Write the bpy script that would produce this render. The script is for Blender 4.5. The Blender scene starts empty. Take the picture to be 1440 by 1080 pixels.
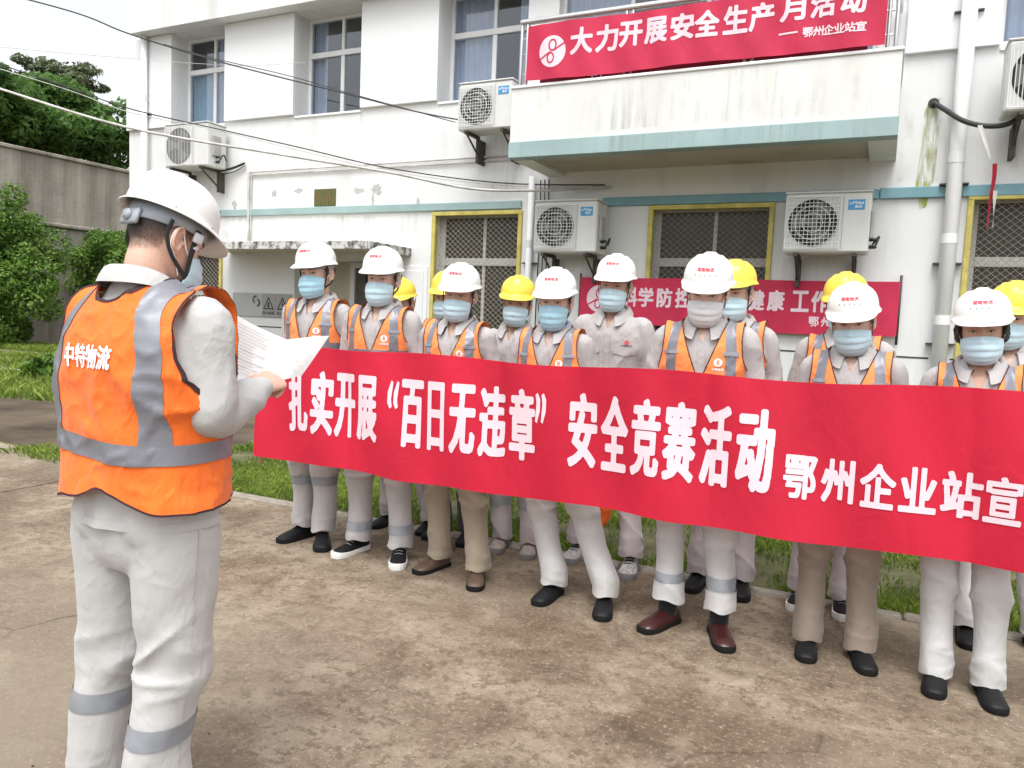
import bpy, math, random
import numpy as np
from mathutils import Matrix, Vector
from mathutils.bvhtree import BVHTree
R = math.radians
SC = bpy.context.scene
COL = SC.collection

# ------------------------------------------------------------------ camera, sky, sun, exposure
F_PX, CAM_H = 1081.0, 1.45
_v1 = np.array([-2258., -186., F_PX]); _v3 = np.array([-537., 12810., F_PX])
_X = -_v1 / np.linalg.norm(_v1); _Z = -_v3 / np.linalg.norm(_v3)
_X = _X - _Z * (_X @ _Z); _X /= np.linalg.norm(_X); _Y = np.cross(_Z, _X)
CM = np.stack([_X, _Y, _Z], 1)            # camera(x right, y down, z ahead) = CM @ world
cam = bpy.data.cameras.new('camera'); camo = bpy.data.objects.new('camera', cam); COL.objects.link(camo)
cam.lens = F_PX / 1440 * 36; cam.sensor_width = 36; cam.clip_start = 0.05; cam.clip_end = 600
r_, d_, f_ = CM[0], CM[1], CM[2]
camo.matrix_world = Matrix(((r_[0], -d_[0], -f_[0], 0), (r_[1], -d_[1], -f_[1], 0), (r_[2], -d_[2], -f_[2], CAM_H), (0, 0, 0, 1)))
SC.camera = camo

def ray(px, py): return CM.T @ np.array([px - 720., py - 540., F_PX])
def onY(px, py, Y):                         # where a sight line meets the vertical plane y = Y
    w = ray(px, py); return np.array([0, 0, CAM_H]) + w * (Y / w[1])
def onZ(px, py, z=0.0):
    w = ray(px, py); return np.array([0, 0, CAM_H]) + w * ((z - CAM_H) / w[2])
def PX(px, py, Y): return float(onY(px, py, Y)[0])

SUN_EL, SUN_AZ = R(64), R(165)              # high, behind the camera's left shoulder, through cloud
W = bpy.data.worlds.new('World'); SC.world = W; W.use_nodes = True
wn, wl = W.node_tree.nodes, W.node_tree.links
bg = wn['Background']; sky = wn.new('ShaderNodeTexSky'); sky.sky_type = 'NISHITA'; sky.sun_disc = False
sky.sun_elevation = SUN_EL; sky.sun_rotation = SUN_AZ; sky.air_density = 1.0; sky.dust_density = 4.0; sky.ozone_density = 1.0
hs = wn.new('ShaderNodeHueSaturation'); hs.inputs['Saturation'].default_value = 0.16; hs.inputs['Value'].default_value = 1.0
wl.new(sky.outputs[0], hs.inputs['Color']); wl.new(hs.outputs[0], bg.inputs[0]); bg.inputs[1].default_value = 0.15
sl = bpy.data.lights.new('sun', 'SUN'); sl.energy = 0.9; sl.angle = R(30); sl.color = (1.0, 0.97, 0.93)
so = bpy.data.objects.new('sun', sl); COL.objects.link(so)
sd = Vector((math.sin(SUN_AZ) * math.cos(SUN_EL), math.cos(SUN_AZ) * math.cos(SUN_EL), math.sin(SUN_EL)))
so.rotation_euler = sd.to_track_quat('Z', 'Y').to_euler(); so.location = (0, -5, 12)
SC.view_settings.view_transform = 'Standard'; SC.view_settings.look = 'None'
SC.view_settings.exposure = 1.04; SC.view_settings.gamma = 1.0; SC.view_settings.use_curve_mapping = False
try:
    SC.cycles.use_denoising = True; SC.cycles.max_bounces = 6; SC.cycles.transparent_max_bounces = 12
except Exception: pass

# ------------------------------------------------------------------ numpy helpers
def _hash(ix, iy, iz, seed):
    h = (ix * 374761393 + iy * 668265263 + iz * 2147483647 + seed * 974634777) & 0xffffffff
    h = ((h ^ (h >> 13)) * 1274126177) & 0xffffffff
    h = h ^ (h >> 16)
    return (h & 0xffff) / 65535.0
def vnoise(P, seed=0):
    P = np.asarray(P, float); i = np.floor(P).astype(np.int64); f = P - i; f = f * f * (3 - 2 * f)
    out = 0
    for dx in (0, 1):
        for dy in (0, 1):
            for dz in (0, 1):
                w = (f[:, 0] if dx else 1 - f[:, 0]) * (f[:, 1] if dy else 1 - f[:, 1]) * (f[:, 2] if dz else 1 - f[:, 2])
                out = out + w * _hash(i[:, 0] + dx, i[:, 1] + dy, i[:, 2] + dz, seed)
    return out
def fbm(P, seed=0, o=3):
    a, s, t = 1.0, 0.0, 0.0
    for k in range(o):
        s = s + a * vnoise(P * (2 ** k), seed + k * 17); t += a; a *= 0.5
    return s / t
def ridge(P, seed=0):
    w = P + 0.6 * (vnoise(P * 0.9, seed + 5)[:, None] - .5) * np.array([1, 1, 1.])
    n = vnoise(w, seed); return np.clip(1 - np.abs(2 * n - 1) * 1.15, 0, 1) ** 2.4 + .25 * n
def sst(x, a, b):
    t = np.clip((x - a) / (b - a), 0, 1); return t * t * (3 - 2 * t)
def G(x, s): return np.exp(-(x / s) ** 2)

def tris_of(F):
    out = []
    for f in F:
        for k in range(1, len(f) - 1): out.append((f[0], f[k], f[k + 1]))
    return np.array(out, dtype=np.int64).reshape(-1, 3)
def vnormals(V, T):
    n = np.cross(V[T[:, 1]] - V[T[:, 0]], V[T[:, 2]] - V[T[:, 0]]); N = np.zeros_like(V)
    for k in range(3): np.add.at(N, T[:, k], n)
    return N / np.maximum(np.linalg.norm(N, axis=1, keepdims=True), 1e-12)
def join(parts):
    Vs, Fs, o = [], [], 0
    for V, F in parts:
        V = np.asarray(V, float); Vs.append(V); Fs += [tuple(int(i) + o for i in f) for f in F]; o += len(V)
    return np.concatenate(Vs), Fs
def joinT(parts):
    Vs, Fs, o = [], [], 0
    for V, T in parts:
        Vs.append(V); Fs.append(np.asarray(T) + o); o += len(V)
    return np.concatenate(Vs), np.concatenate(Fs)
def mesh_from(name, V, F):
    me = bpy.data.meshes.new(name)
    if isinstance(F, np.ndarray) and F.ndim == 2:
        n, k = F.shape
        me.vertices.add(len(V)); me.vertices.foreach_set('co', np.asarray(V, np.float32).ravel())
        me.loops.add(n * k); me.loops.foreach_set('vertex_index', F.astype(np.int32).ravel())
        me.polygons.add(n); me.polygons.foreach_set('loop_start', np.arange(0, n * k, k, dtype=np.int32))
        me.polygons.foreach_set('loop_total', np.full(n, k, dtype=np.int32))
        me.update(calc_edges=True)
    else:
        me.from_pydata([tuple(map(float, v)) for v in V], [], [tuple(int(i) for i in f) for f in F]); me.update()
    return me
def mk(name, V, F, mat, parent=None, smooth=False, s=1.0):
    V = np.asarray(V, float) * s
    me = mesh_from(name, V, F)
    if mat is not None:
        for m in (mat if isinstance(mat, (list, tuple)) else [mat]): me.materials.append(m)
    if smooth: me.polygons.foreach_set('use_smooth', np.ones(len(me.polygons), dtype=bool))
    o = bpy.data.objects.new(name, me); COL.objects.link(o)
    if parent is not None: o.parent = parent
    return o
def empty(name, loc=(0, 0, 0), rz=0.0):
    o = bpy.data.objects.new(name, None); COL.objects.link(o); o.location = loc; o.rotation_euler = (0, 0, rz)
    o.empty_display_size = .2; return o
def tag(o, label=None, cat=None, group=None, kind=None):
    if label: o['label'] = label
    if cat: o['category'] = cat
    if group: o['group'] = group
    if kind: o['kind'] = kind
    return o
def box(x0, x1, y0, y1, z0, z1):
    V = [(x0, y0, z0), (x1, y0, z0), (x1, y1, z0), (x0, y1, z0), (x0, y0, z1), (x1, y0, z1), (x1, y1, z1), (x0, y1, z1)]
    return np.array(V, float), [(0, 3, 2, 1), (4, 5, 6, 7), (0, 1, 5, 4), (1, 2, 6, 5), (2, 3, 7, 6), (3, 0, 4, 7)]
def bbox(x0, x1, y0, y1, z0, z1, b=0.01):   # box with a chamfer on every edge
    c = np.array([(x0 + x1) / 2, (y0 + y1) / 2, (z0 + z1) / 2]); h = np.array([x1 - x0, y1 - y0, z1 - z0]) / 2
    b = min(b, h.min() * .9); V = []
    for sx in (-1, 1):
        for sy in (-1, 1):
            for sz in (-1, 1):
                for ax in range(3):
                    p = np.array([sx, sy, sz]) * (h - b); p[ax] = [sx, sy, sz][ax] * h[ax]; V.append(c + p)
    V = np.array(V)
    def idx(sx, sy, sz, ax): return (((sx > 0) * 2 + (sy > 0)) * 2 + (sz > 0)) * 3 + ax
    F = []
    for ax in range(3):
        a, b2 = [(1, 2), (2, 0), (0, 1)][ax]
        for s in (-1, 1):
            q = []
            for u, v in ((-1, -1), (1, -1), (1, 1), (-1, 1)):
                t = [0, 0, 0]; t[ax] = s; t[a] = u; t[b2] = v; q.append(idx(*t, ax))
            F.append(tuple(q) if s > 0 else tuple(q[::-1]))
    for ax in range(3):                      # edges run along ax
        a, b2 = [(1, 2), (2, 0), (0, 1)][ax]
        for u in (-1, 1):
            for v in (-1, 1):
                q = []
                for s, m in ((-1, a), (1, a), (1, b2), (-1, b2)):
                    t = [0, 0, 0]; t[ax] = s; t[a] = u; t[b2] = v; q.append(idx(*t, m))
                F.append(tuple(q) if u * v < 0 else tuple(q[::-1]))
    for sx in (-1, 1):
        for sy in (-1, 1):
            for sz in (-1, 1):
                q = [idx(sx, sy, sz, k) for k in range(3)]
                F.append(tuple(q) if sx * sy * sz > 0 else tuple(q[::-1]))
    return V, F
def cr(P, m):                                # smooth curve through the points
    P = np.asarray(P, float); n = len(P); t = np.linspace(0, n - 1, m); i = np.clip(t.astype(int), 0, n - 2); f = (t - i)[:, None]
    p0 = P[np.clip(i - 1, 0, n - 1)]; p1 = P[i]; p2 = P[i + 1]; p3 = P[np.clip(i + 2, 0, n - 1)]
    return 0.5 * (2 * p1 + (p2 - p0) * f + (2 * p0 - 5 * p1 + 4 * p2 - p3) * f ** 2 + (3 * p1 - p0 - 3 * p2 + p3) * f ** 3)
def tube(pts, ru, rv=None, n=16, ref=(0, 1, 0), m=None, cap='round'):
    pts = np.asarray(pts, float); k = len(pts)
    ru = np.broadcast_to(np.asarray(ru, float), (k,)); rv = ru if rv is None else np.broadcast_to(np.asarray(rv, float), (k,))
    if m:
        A = cr(np.column_stack([pts, ru, rv]), m); pts, ru, rv = A[:, :3], np.maximum(A[:, 3], 1e-4), np.maximum(A[:, 4], 1e-4)
    T = np.gradient(pts, axis=0); T /= np.maximum(np.linalg.norm(T, axis=1, keepdims=True), 1e-9)
    ref = np.asarray(ref, float)
    S = np.cross(T, ref); L = np.linalg.norm(S, axis=1, keepdims=True)
    S = np.where(L < 1e-3, np.array([[1., 0, 0]]), S / np.maximum(L, 1e-9)); U = np.cross(S, T)
    if cap == 'round':
        e = []
        for q, sgn in ((0, -1), (-1, 1)):
            r = min(ru[q], rv[q]); e.append([(pts[q] + T[q] * sgn * r * c, ru[q] * sc, rv[q] * sc, S[q], U[q]) for c, sc in ((.5, .87), (.87, .5))])
        a, b = e[0][::-1], e[1]
        P = [x[0] for x in a] + list(pts) + [x[0] for x in b]; ru = [x[1] for x in a] + list(ru) + [x[1] for x in b]
        rv = [x[2] for x in a] + list(rv) + [x[2] for x in b]; S = [x[3] for x in a] + list(S) + [x[3] for x in b]; U = [x[4] for x in a] + list(U) + [x[4] for x in b]
        pts, ru, rv, S, U = map(np.array, (P, ru, rv, S, U))
    th = np.linspace(0, 2 * np.pi, n, endpoint=False); k = len(pts)
    V = pts[:, None, :] + np.cos(th)[None, :, None] * (S * np.asarray(ru)[:, None])[:, None, :] + np.sin(th)[None, :, None] * (U * np.asarray(rv)[:, None])[:, None, :]
    V = V.reshape(-1, 3); F = []
    for i in range(k - 1):
        for j in range(n):
            a = i * n + j; b = i * n + (j + 1) % n; F.append((a, b, b + n, a + n))
    F.append(tuple(range(n))[::-1]); F.append(tuple(range((k - 1) * n, k * n)))
    return V, F
def zloft(rings, n=28, e=2.3, m=None):       # rings (z, half x, half y, cx, cy) stacked upward
    A = np.array([tuple(r) + (0,) * (5 - len(r)) for r in rings], float)
    if m: A = cr(A, m)
    th = np.linspace(0, 2 * np.pi, n, endpoint=False); c, s = np.cos(th), np.sin(th)
    q = (np.abs(c) ** e + np.abs(s) ** e) ** (-1 / e)
    V = np.stack([A[:, 3:4] + A[:, 1:2] * (c * q), A[:, 4:5] + A[:, 2:3] * (s * q), np.repeat(A[:, 0:1], n, 1)], 2).reshape(-1, 3)
    F = []; k = len(A)
    for i in range(k - 1):
        for j in range(n):
            a = i * n + j; b = i * n + (j + 1) % n; F.append((a, b, b + n, a + n))
    F.append(tuple(range(n))[::-1]); F.append(tuple(range((k - 1) * n, k * n)))
    return V, F
def ellip(c, r, n=16, m=10, M=None):
    V = []; F = []
    for i in range(m + 1):
        p = math.pi * i / m
        for j in range(n):
            t = 2 * math.pi * j / n; V.append((math.sin(p) * math.cos(t) * r[0], math.sin(p) * math.sin(t) * r[1], math.cos(p) * r[2]))
    for i in range(m):
        for j in range(n):
            a = i * n + j; b = i * n + (j + 1) % n; F.append((a, a + n, b + n, b))
    V = np.array(V)
    if M is not None: V = V @ np.array(M).T
    return V + np.array(c), F
def union(parts, voxel, smooth=3):           # fuse closed shapes into one continuous skin
    V, F = join(parts)
    me = mesh_from('tmp', V, F); o = bpy.data.objects.new('tmp', me); COL.objects.link(o)
    md = o.modifiers.new('r', 'REMESH'); md.mode = 'VOXEL'; md.voxel_size = voxel; md.adaptivity = 0
    if smooth:
        sm = o.modifiers.new('s', 'SMOOTH'); sm.factor = 0.5; sm.iterations = smooth
    dg = bpy.context.evaluated_depsgraph_get(); ev = o.evaluated_get(dg); m2 = ev.to_mesh(); m2.calc_loop_triangles()
    v = np.zeros(len(m2.vertices) * 3, np.float32); m2.vertices.foreach_get('co', v)
    t = np.zeros(len(m2.loop_triangles) * 3, np.int32); m2.loop_triangles.foreach_get('vertices', t)
    ev.to_mesh_clear(); bpy.data.objects.remove(o); bpy.data.meshes.remove(me)
    return v.reshape(-1, 3).astype(float), t.reshape(-1, 3).astype(np.int64)
def clip(V, T, g, *extra):                   # the part of the surface where g > 0, cut cleanly; extra per-vertex arrays follow
    pos = g > 0; cnt = pos[T].sum(1)
    keep = T[cnt == 3]; cross = T[(cnt > 0) & (cnt < 3)]
    nv = len(V); newV, cache = [], {}
    def cut(a, b):
        k = (a, b) if a < b else (b, a)
        if k not in cache:
            t = g[k[0]] / (g[k[0]] - g[k[1]]); cache[k] = nv + len(newV); newV.append((k[0], k[1], t))
        return cache[k]
    out = []
    for tri in cross:
        poly = []
        for i in range(3):
            a, b = int(tri[i]), int(tri[(i + 1) % 3])
            if pos[a]: poly.append(a)
            if pos[a] != pos[b]: poly.append(cut(a, b))
        for k in range(1, len(poly) - 1): out.append((poly[0], poly[k], poly[k + 1]))
    arrs = [V] + list(extra)
    if newV:
        ia = np.array([x[0] for x in newV]); ib = np.array([x[1] for x in newV]); t = np.array([x[2] for x in newV])
        ex = []
        for A in arrs:
            tt = t[:, None] if A.ndim == 2 else t
            ex.append(np.concatenate([A, A[ia] * (1 - tt) + A[ib] * tt]))
        arrs = ex
    T2 = np.concatenate([keep, np.array(out, dtype=np.int64).reshape(-1, 3)])
    if len(T2) == 0: return None
    used = np.unique(T2); mp = np.zeros(len(arrs[0]), dtype=np.int64); mp[used] = np.arange(len(used))
    return [arrs[0][used], mp[T2]] + [a[used] for a in arrs[1:]]

# ------------------------------------------------------------------ lettering
_tc = {}
def glyph(text, bold=0.0):                   # flat triangles of a piece of text, in its own bounding box (0..1, 0..1) and its aspect
    key = (text, bold)
    if key in _tc: return _tc[key]
    c = bpy.data.curves.new('t', 'FONT'); c.body = text; c.resolution_u = 3; c.fill_mode = 'FRONT'
    o = bpy.data.objects.new('t', c); COL.objects.link(o)
    dg = bpy.context.evaluated_depsgraph_get(); ev = o.evaluated_get(dg); m = ev.to_mesh(); m.calc_loop_triangles()
    v = np.array([tuple(x.co)[:2] for x in m.vertices]); t = np.array([tuple(x.vertices) for x in m.loop_triangles], dtype=np.int64)
    ev.to_mesh_clear(); bpy.data.objects.remove(o); bpy.data.curves.remove(c)
    lo, hi = v.min(0), v.max(0); v = (v - lo) / (hi - lo)
    _tc[key] = (v, t, (hi - lo)[0] / (hi - lo)[1]); return _tc[key]
_bc = {}
def bold_glyph(text, w, h, bold):            # strokes thickened in the final proportions: rasterise, dilate, smooth, trace as one flat skin
    mn = min(w, h); key = (text, round(w / h, 2), bold)
    if key in _bc: return _bc[key]
    v, t, _ = glyph(text); c = 1.0 / 84; W_, H_ = w / mn, h / mn; rr = bold * 1.0; q = v * [W_ - 2 * rr, H_ - 2 * rr] + rr
    pad = 3; nx, ny = int(math.ceil(W_ / c)) + 2 * pad, int(math.ceil(H_ / c)) + 2 * pad; nx += nx % 2; ny += ny % 2
    I = np.zeros((ny + 1, nx + 1), bool); gx = (np.arange(nx + 1) - pad) * c; gy = (np.arange(ny + 1) - pad) * c
    for a, b2, d in q[t]:
        x0, x1 = np.searchsorted(gx, [min(a[0], b2[0], d[0]) - 1e-9, max(a[0], b2[0], d[0]) + 1e-9]); y0, y1 = np.searchsorted(gy, [min(a[1], b2[1], d[1]) - 1e-9, max(a[1], b2[1], d[1]) + 1e-9])
        if x1 <= x0 or y1 <= y0: continue
        X_, Y_ = np.meshgrid(gx[x0:x1], gy[y0:y1]); s_ = [(p[0] - o[0]) * (Y_ - o[1]) - (p[1] - o[1]) * (X_ - o[0]) for o, p in ((a, b2), (b2, d), (d, a))]
        I[y0:y1, x0:x1] |= ((s_[0] >= 0) & (s_[1] >= 0) & (s_[2] >= 0)) | ((s_[0] <= 0) & (s_[1] <= 0) & (s_[2] <= 0))
    r_ = rr / c; k = int(math.ceil(r_)); O = I.copy()
    for dy in range(-k, k + 1):
        for dx in range(-k, k + 1):
            if (dx or dy) and dx * dx + dy * dy <= r_ * r_ + .3: O |= np.roll(np.roll(I, dy, 0), dx, 1)
    f = O.astype(float)
    for _ in range(2):
        f = (np.roll(f, 1, 0) + 2 * f + np.roll(f, -1, 0)) / 4; f = (np.roll(f, 1, 1) + 2 * f + np.roll(f, -1, 1)) / 4
    f = f[::2, ::2] - .47; X_, Y_ = gx[::2], gy[::2]; V, T, vi = [], [], {}
    def P(key_, x, y):
        if key_ not in vi: vi[key_] = len(V); V.append((x, y))
        return vi[key_]
    ny, nx = f.shape
    for y in range(ny - 1):
        run = None
        for x in range(nx):
            full = x < nx - 1 and f[y, x] > 0 and f[y, x + 1] > 0 and f[y + 1, x] > 0 and f[y + 1, x + 1] > 0
            if run is not None and (not full or x - run >= 8):
                a, b2, c2, d = P((run, y), X_[run], Y_[y]), P((x, y), X_[x], Y_[y]), P((x, y + 1), X_[x], Y_[y + 1]), P((run, y + 1), X_[run], Y_[y + 1]); T += [(a, b2, c2), (a, c2, d)]; run = None
            if full:
                if run is None: run = x
                continue
            if x == nx - 1: continue
            cs = [(x, y), (x + 1, y), (x + 1, y + 1), (x, y + 1)]; vals = [f[b_, a_] for a_, b_ in cs]
            if max(vals) <= 0: continue
            poly = []
            for n_ in range(4):
                (xa, ya), (xb, yb) = cs[n_], cs[(n_ + 1) % 4]; fa, fb = vals[n_], vals[(n_ + 1) % 4]
                if fa > 0: poly.append(P((xa, ya), X_[xa], Y_[ya]))
                if (fa > 0) != (fb > 0):
                    t_ = fa / (fa - fb); poly.append(P(('e',) + tuple(sorted([(xa, ya), (xb, yb)])), X_[xa] + (X_[xb] - X_[xa]) * t_, Y_[ya] + (Y_[yb] - Y_[ya]) * t_))
            for n_ in range(1, len(poly) - 1): T.append((poly[0], poly[n_], poly[n_ + 1]))
    _bc[key] = (np.array(V) / [W_, H_], np.array(T, dtype=np.int64)); return _bc[key]
def put2(text, x0, x1, z0, z1, bold=0.02, shear=0):
    v, t = bold_glyph(text, x1 - x0, z1 - z0, bold) if bold else glyph(text)[:2]
    return np.column_stack([x0 + v[:, 0] * (x1 - x0) + shear * v[:, 1], z0 + v[:, 1] * (z1 - z0), np.zeros(len(v))]), t
def disc2(cx, cz, r, n=24, rz=None, r_in=None, a0=0, a1=360):
    rz = rz or r; a = np.radians(np.linspace(a0, a1, n + 1)); o = np.column_stack([cx + r * np.sin(a), cz + rz * np.cos(a)])
    if r_in is None:
        V = np.vstack([[cx, cz], o]); T = np.array([(0, i + 1, i + 2) for i in range(n)])
    else:
        i_ = np.column_stack([cx + r_in * np.sin(a), cz + r_in * rz / r * np.cos(a)]); V = np.vstack([o, i_]); T = []
        for i in range(n): T += [(i, i + 1, n + 2 + i), (i, n + 2 + i, n + 1 + i)]
        T = np.array(T)
    return V, T
def join2(L):
    return joinT([(v if np.shape(v)[1] == 3 else np.column_stack([v, np.zeros(len(v))]), t) for v, t in L])
def split_long(V, T, lim):                   # subdivide until no edge of the print is longer than lim, so it can follow a curved surface
    for _ in range(7):
        e = np.stack([np.linalg.norm(V[T[:, i]] - V[T[:, (i + 1) % 3]], axis=1) for i in range(3)], 1)
        if e.max() <= lim: break
        ed = np.sort(np.stack([T[:, [0, 1]], T[:, [1, 2]], T[:, [2, 0]]], 1), axis=2)
        long_ = e > lim; mids = {}; nv = []; out = []
        for k in range(len(T)):
            if not long_[k].any(): out.append(tuple(T[k])); continue
            m = [-1, -1, -1]
            for i in range(3):
                if long_[k, i]:
                    key = (int(ed[k, i, 0]), int(ed[k, i, 1]))
                    if key not in mids: mids[key] = len(V) + len(nv); nv.append((V[key[0]] + V[key[1]]) / 2)
                    m[i] = mids[key]
            poly = []
            for i in range(3):
                poly.append(int(T[k, i]))
                if m[i] >= 0: poly.append(m[i])
            if len(poly) == 6: out += [(poly[0], poly[1], poly[5]), (poly[1], poly[2], poly[3]), (poly[3], poly[4], poly[5]), (poly[1], poly[3], poly[5])]
            else:
                s = next(i for i in range(len(poly)) if poly[i] in m)
                poly = poly[s:] + poly[:s]
                for i in range(1, len(poly) - 1): out.append((poly[0], poly[i], poly[i + 1]))
        V = np.vstack([V, np.array(nv)]); T = np.array(out, dtype=np.int64)
    return V, T
def project(V2, T2, bvh, y0, dy, off, lim=.012, frame=None):   # lay flat print onto a surface, shot along y
    V2, T2 = split_long(np.asarray(V2, float), T2, lim); out = []; ok = np.ones(len(V2), bool)
    if V2.shape[1] == 2: V2 = np.column_stack([V2, np.zeros(len(V2))])
    for i, (x, z, ly) in enumerate(V2):
        h = bvh.ray_cast(Vector((x, y0, z)), Vector((0, dy, 0)))
        if h[0] is None: out.append((x, y0, z)); ok[i] = False
        else: out.append(tuple(h[0] + Vector((0, -dy * (off + ly), 0))))
    return np.array(out), T2[ok[T2].all(1)]

# ------------------------------------------------------------------ materials
def _nt(name):
    m = bpy.data.materials.new(name); m.use_nodes = True; nt = m.node_tree; return m, nt, nt.nodes['Principled BSDF']
def N(nt, t, **kw):
    n = nt.nodes.new(t)
    for k, v in kw.items():
        if k.startswith('i_'): n.inputs[k[2:].replace('_', ' ')].default_value = v
        else: setattr(n, k, v)
    return n
def L(nt, a, b): nt.links.new(a, b)
def coords(nt, scale=(1, 1, 1), obj=True):
    tc = N(nt, 'ShaderNodeTexCoord'); mp = N(nt, 'ShaderNodeMapping'); mp.inputs['Scale'].default_value = scale
    L(nt, tc.outputs['Object' if obj else 'Generated'], mp.inputs[0]); return mp.outputs[0]
def noise(nt, co, sc, det=4, rough=.55, dist=0):
    n = N(nt, 'ShaderNodeTexNoise'); n.inputs['Scale'].default_value = sc; n.inputs['Detail'].default_value = det; n.inputs['Roughness'].default_value = rough
    n.inputs['Distortion'].default_value = dist; L(nt, co, n.inputs['Vector']); return n.outputs[0]
def ramp(nt, fac, stops):
    r = N(nt, 'ShaderNodeValToRGB'); e = r.color_ramp.elements
    while len(e) < len(stops): e.new(.5)
    for i, (p, c) in enumerate(stops): e[i].position = p; e[i].color = (*c, 1) if len(c) == 3 else c
    L(nt, fac, r.inputs[0]); return r.outputs[0]
def mix(nt, fac, a, b, mode='MIX'):
    m = N(nt, 'ShaderNodeMix', data_type='RGBA', blend_type=mode)
    for i, v in ((0, fac), (6, a), (7, b)):
        if isinstance(v, (int, float)): m.inputs[i].default_value = v
        elif isinstance(v, tuple): m.inputs[i].default_value = (*v, 1)
        else: L(nt, v, m.inputs[i])
    return m.outputs[2]
def bump(nt, bs, h, st=.3, dist=.01):
    b = N(nt, 'ShaderNodeBump'); b.inputs['Strength'].default_value = st; b.inputs['Distance'].default_value = dist
    L(nt, h, b.inputs['Height']); L(nt, b.outputs[0], bs.inputs['Normal'])
def plain(name, c, rough=.6, var=.12, vs=6, bst=0, bsc=40, bd=.003, metal=0, spec=None):
    m, nt, b = _nt(name); co = coords(nt); n = noise(nt, co, vs, 5)
    lo = tuple(x * (1 - var) for x in c); hi = tuple(min(1, x * (1 + var)) for x in c)
    L(nt, ramp(nt, n, [(.3, lo), (.7, hi)]), b.inputs['Base Color']); b.inputs['Roughness'].default_value = rough; b.inputs['Metallic'].default_value = metal
    if spec is not None: b.inputs['Specular IOR Level'].default_value = spec
    if bst: bump(nt, b, noise(nt, co, bsc, 5), bst, bd)
    return m
def fabric(name, c, var=.08, crease=.5, rough=.85, dirt=None, mesh=False):
    m, nt, b = _nt(name); co = coords(nt); n = noise(nt, co, 7, 4)
    lo = tuple(x * (1 - var) for x in c); hi = tuple(min(1, x * (1 + var * .6)) for x in c)
    col = ramp(nt, n, [(.3, lo), (.7, hi)])
    if dirt: col = mix(nt, ramp(nt, noise(nt, co, 3.1, 5), [(.52, (0, 0, 0)), (.72, (.5, .5, .5))]), col, dirt)
    L(nt, col, b.inputs['Base Color']); b.inputs['Roughness'].default_value = rough; b.inputs['Specular IOR Level'].default_value = .25
    b.inputs['Sheen Weight'].default_value = .15; b.inputs['Sheen Roughness'].default_value = .5
    c2 = coords(nt, (1, 1, .55)); f = noise(nt, c2, 14, 3, .5, 1.2); w = noise(nt, co, 420, 1)
    h = N(nt, 'ShaderNodeMath', operation='MULTIPLY_ADD'); L(nt, w, h.inputs[0]); h.inputs[1].default_value = .05; L(nt, f, h.inputs[2])
    # sharp creases: ridged, warped noise
    wv = N(nt, 'ShaderNodeMix', data_type='RGBA', blend_type='LINEAR_LIGHT'); wv.inputs[0].default_value = .10; L(nt, c2, wv.inputs[6]); q = N(nt, 'ShaderNodeTexNoise'); q.inputs['Scale'].default_value = 3; L(nt, co, q.inputs['Vector']); L(nt, q.outputs[1], wv.inputs[7])
    def rdg(sc):
        n_ = noise(nt, wv.outputs[2], sc, 2, .5); a = N(nt, 'ShaderNodeMath', operation='SUBTRACT'); L(nt, n_, a.inputs[0]); a.inputs[1].default_value = .5
        a2 = N(nt, 'ShaderNodeMath', operation='ABSOLUTE'); L(nt, a.outputs[0], a2.inputs[0]); a3 = N(nt, 'ShaderNodeMath', operation='POWER'); L(nt, a2.outputs[0], a3.inputs[0]); a3.inputs[1].default_value = .7; return a3.outputs[0]
    s1 = N(nt, 'ShaderNodeMath', operation='MULTIPLY_ADD'); L(nt, rdg(9), s1.inputs[0]); s1.inputs[1].default_value = -1.3; L(nt, h.outputs[0], s1.inputs[2])
    s2 = N(nt, 'ShaderNodeMath', operation='MULTIPLY_ADD'); L(nt, rdg(24), s2.inputs[0]); s2.inputs[1].default_value = -.45; L(nt, s1.outputs[0], s2.inputs[2])
    bump(nt, b, s2.outputs[0], crease, .010)
    return m
M = {}
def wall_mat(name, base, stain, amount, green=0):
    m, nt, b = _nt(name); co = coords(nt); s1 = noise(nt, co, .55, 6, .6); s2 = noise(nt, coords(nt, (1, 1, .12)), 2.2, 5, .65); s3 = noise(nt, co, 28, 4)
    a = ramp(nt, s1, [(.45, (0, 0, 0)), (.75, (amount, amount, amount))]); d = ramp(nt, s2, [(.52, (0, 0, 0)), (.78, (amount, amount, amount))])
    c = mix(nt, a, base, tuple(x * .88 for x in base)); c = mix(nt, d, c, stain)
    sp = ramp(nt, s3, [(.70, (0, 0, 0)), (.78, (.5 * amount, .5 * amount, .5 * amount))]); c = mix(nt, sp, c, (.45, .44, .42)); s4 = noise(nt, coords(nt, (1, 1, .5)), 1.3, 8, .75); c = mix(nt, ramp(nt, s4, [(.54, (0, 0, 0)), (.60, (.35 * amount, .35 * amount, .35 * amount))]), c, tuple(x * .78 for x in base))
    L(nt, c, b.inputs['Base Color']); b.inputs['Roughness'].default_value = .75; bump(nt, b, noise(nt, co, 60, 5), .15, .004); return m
M['wall'] = wall_mat('white_paint', (.70, .715, .715), (.44, .44, .40), .6)
M['wall2'] = wall_mat('panel_paint', (.72, .735, .745), (.56, .57, .54), .2)
M['wallb'] = wall_mat('balcony_paint', (.68, .69, .67), (.46, .44, .37), .5)
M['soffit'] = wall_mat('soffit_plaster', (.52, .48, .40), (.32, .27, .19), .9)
M['cream'] = wall_mat('cream_plaster', (.58, .555, .46), (.40, .37, .28), .5)
M['teal'] = plain('teal_paint', (.17, .33, .38), .6, .16, 2.5, .2, 50)
M['tealpale'] = plain('faded_teal_paint', (.28, .39, .39), .6, .14, 2.5, .2, 50)
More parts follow.
